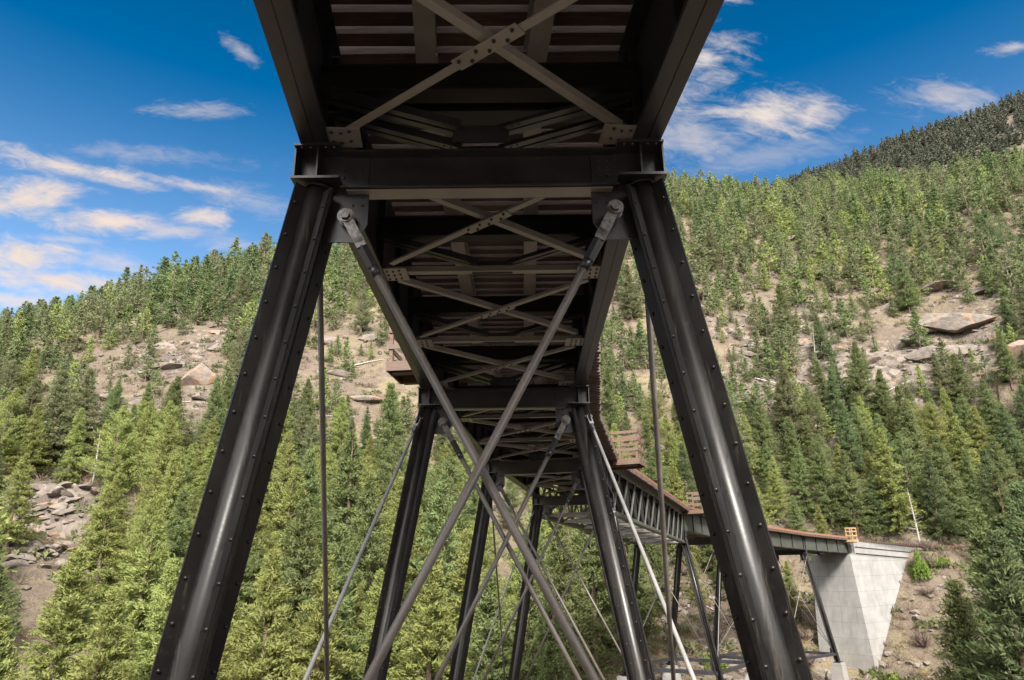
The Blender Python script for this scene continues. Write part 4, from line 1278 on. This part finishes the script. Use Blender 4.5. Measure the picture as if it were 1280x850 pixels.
# azimuth, distance, height, foliage, crown shape, label
TREES = [(-31.7, 52.0, 13.7, 'leaf_yellow', 0, 'yellow green conifer with a pointed crown at the foot of the left slope'),
         (-29.1, 48.0, 12.1, 'leaf_yellow', 2, None),
         (-33.8, 46.0, 11.5, 'leaf_yellow', 4, None),
         (-27.2, 58.0, 13.0, 'leaf_yellow', 1, None),
         (-25.1, 68.0, 12.7, 'leaf_green', 5, None),
         (-35.3, 85.5, 9.3, 'leaf_yellow', 0, 'pale yellow green conifer cut by the left edge below the rockfall'),
         (-35.5, 108.5, 12.0, 'leaf_grey', 2, None),
         (-33.8, 109.0, 14.2, 'leaf_grey', 4, 'large bushy grey green conifer clump above the left rockfall'),
         (-32.6, 109.0, 12.9, 'leaf_grey', 6, None),
         (-26.8, 108.0, 12.1, 'leaf_green', 0, 'feathery light green conifer with layered boughs beside the near left leg'),
         (-28.4, 113.5, 9.4, 'leaf_green', 4, None),
         (-30.7, 116.0, 7.6, 'leaf_dark', 5, 'small dark conifer standing alone on the rocky left slope'),
         (-23.7, 107.5, 12.0, 'leaf_green', 2, None),
         (-18.5, 50.0, 14.6, 'leaf_yellow', 8, 'full yellow green conifer right of the near left leg, at the bottom'),
         (-19.9, 66.0, 13.9, 'leaf_yellow', 2, None),
         (-21.7, 59.0, 13.4, 'leaf_green', 0, None),
         (-27.1, 60.0, 9.3, 'leaf_yellow', 1, None),
         (-13.2, 70.0, 18.2, 'leaf_green', 1, 'tall slender green conifer left of the second pair of legs'),
         (-9.9, 97.5, 15.2, 'leaf_green', 2, None),
         (-13.8, 54.0, 15.4, 'leaf_green', 5, None),
         (-11.2, 62.0, 16.5, 'leaf_green', 0, None),
         (-16.4, 101.0, 9.4, 'leaf_grey', 0, None),
         (-17.8, 70.0, 14.6, 'leaf_yellow', 1, None),
         (-15.1, 50.0, 14.4, 'leaf_yellow', 0, None),
         (-5.4, 60.0, 16.9, 'leaf_green', 2, None),
         (-6.6, 52.0, 14.8, 'leaf_yellow', 4, None),
         (-2.2, 48.0, 14.0, 'leaf_green', 0, None),
         (1.0, 50.0, 14.2, 'leaf_green', 2, None),
         (3.6, 58.0, 14.5, 'leaf_green', 4, None),
         (5.9, 66.0, 15.6, 'leaf_green', 0, None),
         (2.8, 47.0, 12.5, 'leaf_green', 1, None),
         (-3.8, 54.0, 15.3, 'leaf_yellow', 5, None),
         (-22.1, 46.0, 11.8, 'leaf_yellow', 4, None),
         (-25.4, 54.0, 12.3, 'leaf_yellow', 8, None),
         (7.9, 116.5, 13.5, 'leaf_green', 1, None),
         (9.9, 102.0, 10.5, 'leaf_yellow', 0, None),
         (11.8, 100.5, 10.3, 'leaf_green', 2, None),
         (7.6, 108.5, 9.6, 'leaf_green', 4, None),
         (18.4, 106.5, 11.2, 'leaf_yellow', 2, 'bright yellow green conifer just right of the near right leg'),
         (17.4, 117.0, 15.4, 'leaf_grey', 0, None),
         (19.3, 168.5, 10.3, 'leaf_green', 3, None),
         (22.6, 159.5, 13.7, 'leaf_green', 0, None),
         (17.0, 134.0, 9.3, 'leaf_green', 3, None),
         (22.1, 129.5, 15.5, 'leaf_grey', 0, 'tall grey green conifer on the lower right slope, highest of its row'),
         (19.8, 121.5, 12.8, 'leaf_green', 2, None),
         (27.2, 139.5, 14.8, 'leaf_green', 4, None),
         (25.9, 127.0, 12.7, 'leaf_dark', 6, None),
         (29.7, 131.5, 15.3, 'leaf_green', 8, None),
         (28.7, 138.0, 13.9, 'leaf_green', 0, None),
         (31.4, 171.5, 13.0, 'leaf_green', 6, 'dense rounded green tree standing alone left of the overhanging outcrop'),
         (28.1, 116.0, 15.0, 'leaf_yellow', 9, 'yellow green spruce with drooping tiered boughs above the abutment'),
         (25.4, 115.5, 12.6, 'leaf_green', 2, None),
         (23.8, 116.5, 12.7, 'leaf_green', 0, None),
         (22.2, 117.0, 10.7, 'leaf_green', 4, None),
         (20.1, 113.5, 9.6, 'leaf_yellow', 0, None),
         (29.8, 123.5, 16.6, 'leaf_green', 1, None),
         (30.4, 116.5, 12.4, 'leaf_dark', 2, None),
         (31.4, 121.0, 14.7, 'leaf_green', 5, None),
         (26.8, 116.0, 8.9, 'leaf_dark', 0, None),
         (33.5, 143.5, 13.7, 'leaf_green', 4, None),
         (35.2, 143.5, 6.2, 'leaf_dark', 2, None),
         (35.2, 134.0, 12.8, 'leaf_green', 0, None),
         (32.8, 124.0, 11.7, 'leaf_green', 1, None),
         (33.9, 108.5, 12.4, 'leaf_dark', 4, None),
         (35.0, 124.0, 13.1, 'leaf_green', 2, None),
         (32.4, 143.5, 9.4, 'leaf_grey', 0, None),
         (25.3, 136.0, 12.2, 'leaf_dark', 5, None),
         (34.3, 100.0, 15.0, 'leaf_green', 9, 'narrow conifer with a bare pale trunk at the right edge'),
         (30.8, 50.0, 13.8, 'leaf_green', 2, 'broad green conifer in the lower right corner, its tip below the railway bench'),
         (34.8, 52.0, 16.6, 'leaf_dark', 0, 'big dark blue green conifer cut by the right edge, lower corner'),
         (33.1, 47.0, 16.4, 'leaf_dark', 4, None),
         (32.6, 62.0, 16.1, 'leaf_green', 0, None),
         (35.8, 60.0, 18.0, 'leaf_dark', 2, None),
         (37.3, 165.0, 7.0, 'leaf_green', 3, None),
         (35.2, 172.5, 4.9, 'leaf_green', 3, None),
         (31.6, 160.5, 5.5, 'leaf_dark', 5, None),
         (25.1, 153.5, 10.4, 'leaf_dark', 4, None),
         (23.9, 173.0, 11.2, 'leaf_green', 2, None),
         (27.0, 161.5, 9.6, 'leaf_green', 0, None),
         (13.7, 84.5, 5.9, 'leaf_yellow', 0, None),
         (15.7, 90.0, 6.1, 'leaf_green', 2, None),
         (18.4, 94.5, 6.8, 'leaf_green', 0, None),
         (20.3, 97.5, 6.3, 'leaf_yellow', 4, None),
         (11.2, 79.5, 7.0, 'leaf_green', 5, None),
         (34.9, 139.0, 11.7, 'leaf_green', 2, None),
         (35.5, 132.0, 11.4, 'leaf_dark', 0, None),
         (33.5, 135.5, 12.1, 'leaf_green', 4, None),
         (34.6, 125.5, 9.0, 'leaf_green', 1, None),
         (31.9, 122.0, 9.0, 'leaf_green', 0, None),
         (21.1, 146.5, 8.7, 'leaf_green', 3, None),
         (16.5, 168.0, 10.5, 'leaf_grey', 7, None),
         (10.4, 157.0, 14.2, 'leaf_grey', 5, None),
         (-15.2, 174.0, 11.1, 'leaf_green', 3, None),
         (-14.1, 136.0, 8.1, 'leaf_green', 0, None),
         (-13.0, 152.5, 11.5, 'leaf_grey', 3, None)]
PIX = 866.367


def proj(x, y, z):
    zz_ = y * math.cos(PITCH) + z * math.sin(PITCH); v = z * math.cos(PITCH) - y * math.sin(PITCH)
    return 640 + PIX * x / zz_, 425 - PIX * v / zz_, zz_


rng = np.random.RandomState(17)
NC = 15000
ca = rng.uniform(-46, 50, NC); cd = np.sqrt(rng.uniform(50 ** 2, 330 ** 2, NC))
cx, cy = np.sin(np.radians(ca)) * cd, np.cos(np.radians(ca)) * cd
cz = ter(cx, cy); ce = np.degrees(np.arctan2(cz, cd))
line = np.array([Cc(s)[:2] for s in np.arange(-12, 150, 1.0)])


def dens_at(a, e, d, n):
    q = np.where(a < 4, 0.72, 0.80) + 1.0 * n
    for a0, e0, wa, we, k in ((-29, 14.5, 7, 3.0, -0.62), (-33.5, 4.0, 3.2, 2.4, -1.3), (-28.5, 0, 2.0, 2.0, -0.8), (-13.5, 15, 5, 6, -0.35), (-8, 8, 3, 5, -0.25), (-1, 5, 1.6, 4, -0.6), (-29, 9, 6, 3, -0.35), (16, 17, 7, 5, -0.34), (22, 12, 4, 3, -0.3), (34, 16.5, 5.5, 2.0, -0.6), (37, 9.5, 5, 3.5, 0.8), (29, 12.5, 3, 2, -0.5),
                          (-36, 17, 6, 2, 0.5), (26, 24, 16, 3.5, 0.1), (-25, 22, 8, 2.5, 0.2), (28, 6.5, 10, 4.5, 0.9), (-25, -1, 16, 3.5, 0.4), (2, -1, 12, 5, 0.35), (16, 3, 4, 4, 0.1)):
        q = q + k * np.exp(-((a - a0) / wa) ** 2 - ((e - e0) / we) ** 2)
    return q


dn = dens_at(ca, ce, cd, vnoise(cx / 18, cy / 18, 31))
ok = rng.uniform(0, 1, NC) < np.clip(dn, 0.02, 1.0)
taken = []
cell = {}


def free(x, y, rmin):
    kx, ky = int(x // 6), int(y // 6)
    for i in range(kx - 1, kx + 2):
        for j in range(ky - 1, ky + 2):
            for (px, py, pr_) in cell.get((i, j), ()):
                if (px - x) ** 2 + (py - y) ** 2 < (0.5 * (rmin + pr_)) ** 2: return False
    return True


def put(x, y, r): cell.setdefault((int(x // 6), int(y // 6)), []).append((x, y, r))


ALL = []
for (a, d_, h, leaf, vi, lab) in TREES:
    x, y = on_ray(a, d_); put(x, y, 3.0); ALL.append((x, y, ter1(x, y), h, leaf, vi, lab))
nz = vnoise(cx / 26, cy / 26, 41)
for k in np.argsort(cd):
    if not ok[k]: continue
    x, y, d_, a, e = cx[k], cy[k], cd[k], ca[k], ce[k]
    dl = np.hypot(line[:, 0] - x, line[:, 1] - y).min()
    if dl < 7.5: continue
    if a > 10 and d_ < 84: continue                      # open ground round the far towers and the abutment bank
    if 20 < a < 34 and d_ < 107: continue
    low = max(0.0, min(1.0, (10 - e) / 10))
    h = rng.uniform(6.0, 10.5) + 5.0 * low * rng.uniform(0.5, 1.1)
    if e > 18.5: h = rng.uniform(7.0, 14.0)
    if -20 < a < 22 and e < 18 and e > 10: h *= 0.8
    if rng.uniform() < 0.14: h *= 0.55
    if dn[k] < 0.45: h *= rng.uniform(0.5, 0.85)
    sp_ = 0.30 * h if d_ < 130 else (0.27 * h if e < 18.5 else 0.36 * h)
    et = math.degrees(math.atan2(cz[k] + h, d_))
    if -36.3 < a < -30.2 and d_ < 104 and et > 1.6: continue
    if -29.6 < a < -27.8 and d_ < 95 and et > -0.8: continue
    if 32.0 < a < 36.2 and d_ < 178 and et > 15.3: continue
    if -26.5 < a < -23.5 and d_ < 165 and et > 13: continue
    if -2.2 < a < -0.2 and d_ < 135 and et > 2.5: continue
    if not free(x, y, sp_): continue
    put(x, y, sp_)
    w = e + 6 * nz[k] * 2
    if a > 26 and d_ < 100: leaf = ('leaf_dark', 'leaf_green')[rng.randint(2)]
    elif e < 7 and a < 10: leaf = 'leaf_yellow' if rng.uniform() < 0.7 else 'leaf_green'
    elif a > 10 and e < 12: leaf = ('leaf_green', 'leaf_dark', 'leaf_yellow', 'leaf_green')[rng.randint(4)]
    elif e > 18 and a < -22: leaf = ('leaf_grey', 'leaf_green', 'leaf_dark')[rng.randint(3)]
    else: leaf = ('leaf_grey', 'leaf_green', 'leaf_grey', 'leaf_dark', 'leaf_green', 'leaf_grey', 'leaf_yellow', 'leaf_grey')[rng.randint(8)]
    ALL.append((x, y, cz[k], h, leaf, -1, None))

seen = []
for t_ in ALL:
    px, py, zc = proj(t_[0], t_[1], t_[2] + t_[3] * 0.75); infr = -15 < px < 1295 and py < 860
    seen.append((infr, t_[3] / zc))
order = sorted(range(len(ALL)), key=lambda k: (-(ALL[k][6] is not None), -(seen[k][1] if seen[k][0] else -1)))
indiv = [k for k in order if seen[k][0] or ALL[k][6]][:300]
iset = set(indiv)
rv_ = random.Random(3)
KW = {'leaf_yellow': 'yellow green', 'leaf_green': 'mid green', 'leaf_grey': 'grey green', 'leaf_dark': 'dark green'}


def place_word(x, y, z):
    a = math.degrees(math.atan2(x, y)); e = math.degrees(math.atan2(z, math.hypot(x, y)))
    if a < -17:
        return ('on the left ridge under the sky', 'on the rocky middle of the left slope', 'around the left rockfall', 'in the thick wood below the left rockfall')[0 if e > 17 else 1 if e > 8 else 2 if e > 1 else 3]
    if a < 4:
        return ('high on the slope between the nearest legs', 'midway up the slope between the nearest legs', 'in the valley wood between the nearest legs')[0 if e > 14 else 1 if e > 4 else 2]
    if a < 19:
        return ('near the skyline behind the right leg', 'on the reddish slope behind the right leg', 'in the wood just above the lattice trusses')[0 if e > 20 else 1 if e > 8 else 2]
    return ('in the dense upper belt of the right slope', 'around the overhanging outcrop on the right slope', 'in the stand of tall conifers above the abutment', 'near the lower right corner')[0 if e > 19 else 1 if e > 10 else 2 if e > -2 else 3]


for k in indiv:
    x, y, z, h, leaf, vi, lab = ALL[k]
    if vi < 0: vi = rv_.choice([0, 2, 4, 6, 8, 10, 1, 5, 9, 3, 7, 11])
    kind = VAR[vi][0]
    pw = place_word(x, y, z)
    label = lab or '%s %s %s' % (KW[leaf], {'fir': 'cone-shaped conifer', 'spruce': 'slender pointed conifer', 'pine': 'round-crowned pine'}[kind], pw)
    root = thing('conifer_tree', label, 'tree', (x, y, z - 0.15), ('conifers ' + pw) if not lab else None)
    s = h
    root.scale = (s * rv_.uniform(0.92, 1.12), s * rv_.uniform(0.92, 1.12), s); root.rotation_euler = (rv_.gauss(0, .02), rv_.gauss(0, .02), rv_.uniform(0, 6.28))
    for nm, me in (('trunk', VAR[vi][3]), ('crown', crown_mesh(vi, leaf))):
        o = bpy.data.objects.new(nm, me); COL.objects.link(o); o.parent = root
        if nm == 'crown': o.material_slots[0].link = 'OBJECT'; o.material_slots[0].material = M[leaf]

# the rest of the wood, one mass
lv = {'leaf_yellow': 0, 'leaf_green': 1, 'leaf_grey': 2, 'leaf_dark': 3}
Vs, Fs, Ts, Ms, Os, off = [], [], [], [], [], 0
nrest = 0
for k in range(len(ALL)):
    if k in iset: continue
    x, y, z, h, leaf, _, _ = ALL[k]
    nrest += 1
    kind, V, F, T_, tv, tf = LOD[rng.randint(len(LOD))]
    th = rng.uniform(0, 6.28); c, s_ = math.cos(th), math.sin(th); Rm = np.array([[c, -s_, 0], [s_, c, 0], [0, 0, 1]]).T
    wx = rng.uniform(0.95, 1.4); sc = h * np.array([wx, wx * rng.uniform(.9, 1.1), 1])
    sh = rng.uniform(-0.15, 0.15)
    for v, f, t_, mi in ((V, F, T_, lv[leaf]), (tv, tf, np.zeros(len(tv)), 4)):
        Vs.append((v @ Rm) * sc + np.array([x, y, z - 0.15])); Os.append(outward(Vs[-1], np.array([x, y, z]), h)); Fs.append(f + off); Ts.append(np.clip(t_ + sh, 0, 1)); Ms.append(np.full(len(f), mi)); off += len(v)
fo = bpy.data.objects.new('forest', mesh_np('forest', np.concatenate(Vs), np.concatenate(Fs), [M['leaf_yellow'], M['leaf_green'], M['leaf_grey'], M['leaf_dark'], M['bark']], np.concatenate(Ms), {'tint': np.concatenate(Ts), 'outward': np.concatenate(Os)}, smooth=False))
COL.objects.link(fo); tag(fo, 'conifer forest covering the upper valley slopes', 'forest', kind='stuff')
print('TREES total', len(ALL), 'individual', len(indiv), 'mass', nrest, 'faces', len(fo.data.polygons))

Vs, Fs, Ts, Os, off = [], [], [], [], 0
NM = 4800
aa = rng.uniform(14, 50, NM); dd = rng.uniform(540, 730, NM)
xs, ys = np.sin(np.radians(aa)) * dd, np.cos(np.radians(aa)) * dd; zs = mter(xs, ys); vn = vnoise(xs / 45, ys / 45, 51)
for k in range(NM):
    if rng.uniform() > 0.75 + 1.5 * vn[k] + (dd[k] - 600) / 160: continue
    V, F, T_ = FARLOD[rng.randint(len(FARLOD))]; h = rng.uniform(8, 14)
    th = rng.uniform(0, 6.28); c, s_ = math.cos(th), math.sin(th); Rm = np.array([[c, -s_, 0], [s_, c, 0], [0, 0, 1]]).T
    Vs.append((V @ Rm) * h * np.array([1.15, 1.15, 1]) + np.array([xs[k], ys[k], zs[k]])); Os.append(outward(Vs[-1], np.array([xs[k], ys[k], zs[k]]), h)); Fs.append(F + off); Ts.append(T_); off += len(V)
mf = bpy.data.objects.new('mountain_forest', mesh_np('mountain_forest', np.concatenate(Vs), np.concatenate(Fs), [M['leaf_far']], None, {'tint': np.concatenate(Ts), 'outward': np.concatenate(Os)}, smooth=False))
COL.objects.link(mf); tag(mf, 'dark forest on the far mountain ridge', 'forest', kind='stuff')


# ---------------------------------------------------------------- bushes, dead trees, undergrowth
def bush_geo(seed, n, size, flat=0.8):
    r = np.random.RandomState(seed); V, T_ = [], []
    for k in range(n):
        u = r.normal(size=3); u /= np.linalg.norm(u); rad = r.uniform(0.35, 1.0) ** 0.6
        lum = 1 + 0.3 * math.sin(3 * u[0] + seed) * math.cos(4 * u[1])
        p = u * rad * lum * np.array([1, 1, flat]); p[2] = abs(p[2])
        e = u + r.normal(0, .5, 3); e /= np.linalg.norm(e); w = np.cross(e, r.normal(size=3)); w /= np.linalg.norm(w); s = size * r.uniform(.6, 1.3)
        V += [p - e * s * .4, p + w * s * .25, p + e * s * .6, p - w * s * .25]; T_ += [np.clip(r.normal(.5, .25), 0, 1)] * 4
    return np.array(V), np.arange(len(V)).reshape(-1, 4), np.array(T_)


def twig_geo(seed, n):
    r = np.random.RandomState(seed); V, F, T_ = [], [], []
    for k in range(n):
        ph = r.uniform(0, 6.28); b0 = np.array([math.cos(ph) * .25, math.sin(ph) * .25, 0]) * r.uniform(0, 1)
        tip = np.array([math.cos(ph) * r.uniform(.3, 1), math.sin(ph) * r.uniform(.3, 1), r.uniform(.4, 1.0)]); mid_ = (b0 + tip) / 2 + r.normal(0, .08, 3)
        w = np.cross(tip - b0, r.normal(size=3)); w /= np.linalg.norm(w); w *= 0.02
        o = len(V); V += [b0 - w, b0 + w, mid_ + w, mid_ - w, tip + w * .4, tip - w * .4]; F += [(o, o + 1, o + 2, o + 3), (o + 3, o + 2, o + 4, o + 5)]; T_ += [np.clip(r.normal(.5, .25), 0, 1)] * 6
    return np.array(V), np.array(F), np.array(T_)


BUSH = [mesh_np('bush', *(lambda g: (g[0], g[1], [M['leaf_bush']], None, {'tint': g[2], 'outward': outward(g[0], np.zeros(3), 1.0)}))(bush_geo(k, 900, 0.22)), smooth=False) for k in range(3)]
TWIG = [mesh_np('twigs', *(lambda g: (g[0], g[1], [M['twig']], None, {'tint': g[2], 'outward': outward(g[0], np.zeros(3), 1.0)}))(twig_geo(k, 260)), smooth=False) for k in range(3)]


def plant(name, me, a, d_, s, label, cat, group=None):
    x, y = on_ray(a, d_); o = bpy.data.objects.new(name, me); COL.objects.link(o)
    o.location = (x, y, ter1(x, y) - 0.05); o.scale = s; o.rotation_euler = (0, 0, rv_.uniform(0, 6.28)); tag(o, label, cat, group)


plant('green_bush', BUSH[0], 26.0, 85, (1.2, 1.2, 1.5), 'small bright green bush on the bank at the corner of the abutment', 'bush')
plant('green_bush', BUSH[1], 27.0, 76, (1.2, 1.1, 1.2), 'bright green bush low on the stony bank, near the bottom edge', 'bush')
plant('green_bush', BUSH[2], 24.9, 88, (0.6, 0.6, 0.9), 'tiny green shrub at the foot of the abutment wing wall', 'bush')
plant('green_bush', BUSH[0], 30.0, 101, (1.2, 1.2, 1.5), 'round green bush by the end of the track on the bench', 'bush')
plant('green_bush', BUSH[1], 31.4, 88, (1.6, 1.6, 1.5), 'olive green bush behind the lower right conifer', 'bush')
plant('green_bush', BUSH[2], 14.2, 72, (1.5, 1.5, 1.4), 'green bush on the far bank left of the third tower leg', 'bush')
plant('green_bush', BUSH[0], 19.8, 80, (1.4, 1.4, 2.4), 'tall green bush beside the foot of the abutment front', 'bush')
plant('green_bush', BUSH[1], 16.6, 78, (1.0, 1.0, 0.9), 'low green bush between the slim legs of the third tower', 'bush')
plant('green_bush', BUSH[1], 28.9, 99, (1.25, 1.25, 3.2), 'upright bright green young conifer beside the end of the abutment wing wall', 'bush')
for k in range(22):
    a, d_ = rv_.uniform(28.2, 35.5), rv_.uniform(88, 104)
    plant('dry_bush', TWIG[k % 3], a, d_, (rv_.uniform(1.0, 1.8),) * 2 + (rv_.uniform(0.9, 1.6),), 'leafless purple brown bush on the embankment right of the abutment', 'bush', 'leafless bushes on the right embankment')
for k in range(16):
    a, d_ = rv_.uniform(11, 22), rv_.uniform(84, 98)
    plant('dry_bush', TWIG[k % 3], a, d_, (rv_.uniform(1.0, 1.8),) * 2 + (rv_.uniform(0.9, 1.5),), 'leafless brown bush on the far bank behind the towers', 'bush', 'leafless bushes on the far bank')

# low undergrowth on the slopes: one mass of tufts
Os = []
gv, gf, gt = twig_geo(77, 26); gb = bush_geo(78, 60, 0.5, 0.7)
Vs, Fs, Ts, Ms, off = [], [], [], [], 0
NU = 15500
aa = rng.uniform(-44, 46, NU); dd = np.sqrt(rng.uniform(55 ** 2, 250 ** 2, NU)); xs, ys = np.sin(np.radians(aa)) * dd, np.cos(np.radians(aa)) * dd; 
NB = 2600; aa[-NB:] = rng.uniform(10, 38, NB); dd[-NB:] = rng.uniform(60, 108, NB); xs, ys = np.sin(np.radians(aa)) * dd, np.cos(np.radians(aa)) * dd
zs = ter(xs, ys)
for k in range(NU):
    q = rng.uniform(); s = rng.uniform(0.35, 0.95)
    if k > NU - NB: q = 0.35 + 0.45 * q; s *= 0.75
    if np.hypot(line[:, 0] - xs[k], line[:, 1] - ys[k]).min() < 2.5: continue
    if q < 0.5: v, f, t_, mi = gv, gf, gt, 0
    elif q < 0.78: v, f, t_, mi = gv * np.array([1, 1, .55]), gf, gt, 1
    else: v, f, t_, mi = gb[0], gb[1], gb[2], 2; s *= 1.5
    th = rng.uniform(0, 6.28); c, s_ = math.cos(th), math.sin(th); Rm = np.array([[c, -s_, 0], [s_, c, 0], [0, 0, 1]]).T
    Vs.append((v @ Rm) * s * (1.5 if mi < 2 else 1.0) + np.array([xs[k], ys[k], zs[k] - 0.05])); Os.append(outward(Vs[-1], np.array([xs[k], ys[k], zs[k]]), 1.0)); Fs.append(f + off); Ts.append(t_); Ms.append(np.full(len(f), mi)); off += len(v)
uo = bpy.data.objects.new('undergrowth', mesh_np('undergrowth', np.concatenate(Vs), np.concatenate(Fs), [M['twig'], M['dry_grass'], M['leaf_grey']], np.concatenate(Ms), {'tint': np.concatenate(Ts), 'outward': np.concatenate(Os)}, smooth=False))
COL.objects.link(uo); tag(uo, 'dry tufts and low shrubs scattered over the slopes', 'undergrowth', kind='stuff')


def snag(a, d_, h, label, lean=0.06):
    x, y = on_ray(a, d_); z = ter1(x, y); r = random.Random(int(a * 10 + d_))
    root = thing('dead_tree', label, 'dead tree', (x, y, z), 'bare dead trees on the slopes')
    lx, ly = r.uniform(-lean, lean) * h, r.uniform(-lean, lean) * h
    mb = MB(); mb.path([(x, y, z - .3), (x + lx * .3, y + ly * .3, z + h * .4), (x + lx, y + ly, z + h)], [0.16, 0.11, 0.02], 7); mb.build('trunk', M['deadwood'], root)
    bb = MB()
    for k in range(26):
        t = r.uniform(.2, .95); L = 1.5 * (1.1 - t); ph = r.uniform(0, 6.28); p = np3((x + lx * t, y + ly * t, z + h * t))
        bb.path([p, p + np3((math.cos(ph) * L * .6, math.sin(ph) * L * .6, L * .1)), p + np3((math.cos(ph) * L, math.sin(ph) * L, L * .35))], [0.035, 0.025, 0.008], 4)
    bb.build('branches', M['deadwood'], root)


for k, (a, e_, L) in enumerate([(-31.5, 7.0, 6), (-27.0, 12.0, 7), (-14.5, 11.5, 6), (-12.2, 16.0, 6), (15.5, 14.2, 6), (17.5, 10.5, 7), (21.0, 13.0, 6), (23.8, 10.4, 7), (29.6, 12.0, 6), (36.5, 10.8, 6), (20.5, 18.0, 6), (13.2, -2.5, 5), (31.5, -3.4, 4.5)]):
    d_ = at_el(a, e_); x, y = on_ray(a, d_); th = rv_.uniform(-.6, .6) - R_(a); dx_, dy_ = math.cos(th) * L / 2, math.sin(th) * L / 2
    p0, p1 = (x - dx_, y - dy_, ter1(x - dx_, y - dy_) + .12), (x + dx_, y + dy_, ter1(x + dx_, y + dy_) + .18)
    mb = MB(); mb.path([p0, ((p0[0] + p1[0]) / 2, (p0[1] + p1[1]) / 2, (p0[2] + p1[2]) / 2 + .1), p1], [0.2, 0.16, 0.06], 8)
    tag(mb.build('fallen_log', M['deadwood'], None, p0), 'bleached fallen log lying across the dry slope', 'log', 'fallen logs on the slopes')
snag(29.2, 112, 8, 'thin bare snag standing just above the track beyond the abutment')
snag(-23.0, 178, 9, 'grey dead tree on the upper left slope beside the orange cliff')
snag(24.4, 150, 8.5, 'bare grey snag in the middle of the right slope')
snag(34.5, 70, 13, 'bare whitish trunk leaning among the dark conifers at the right edge')
snag(-31, 101, 7, 'dead grey tree at the top of the left rockfall')
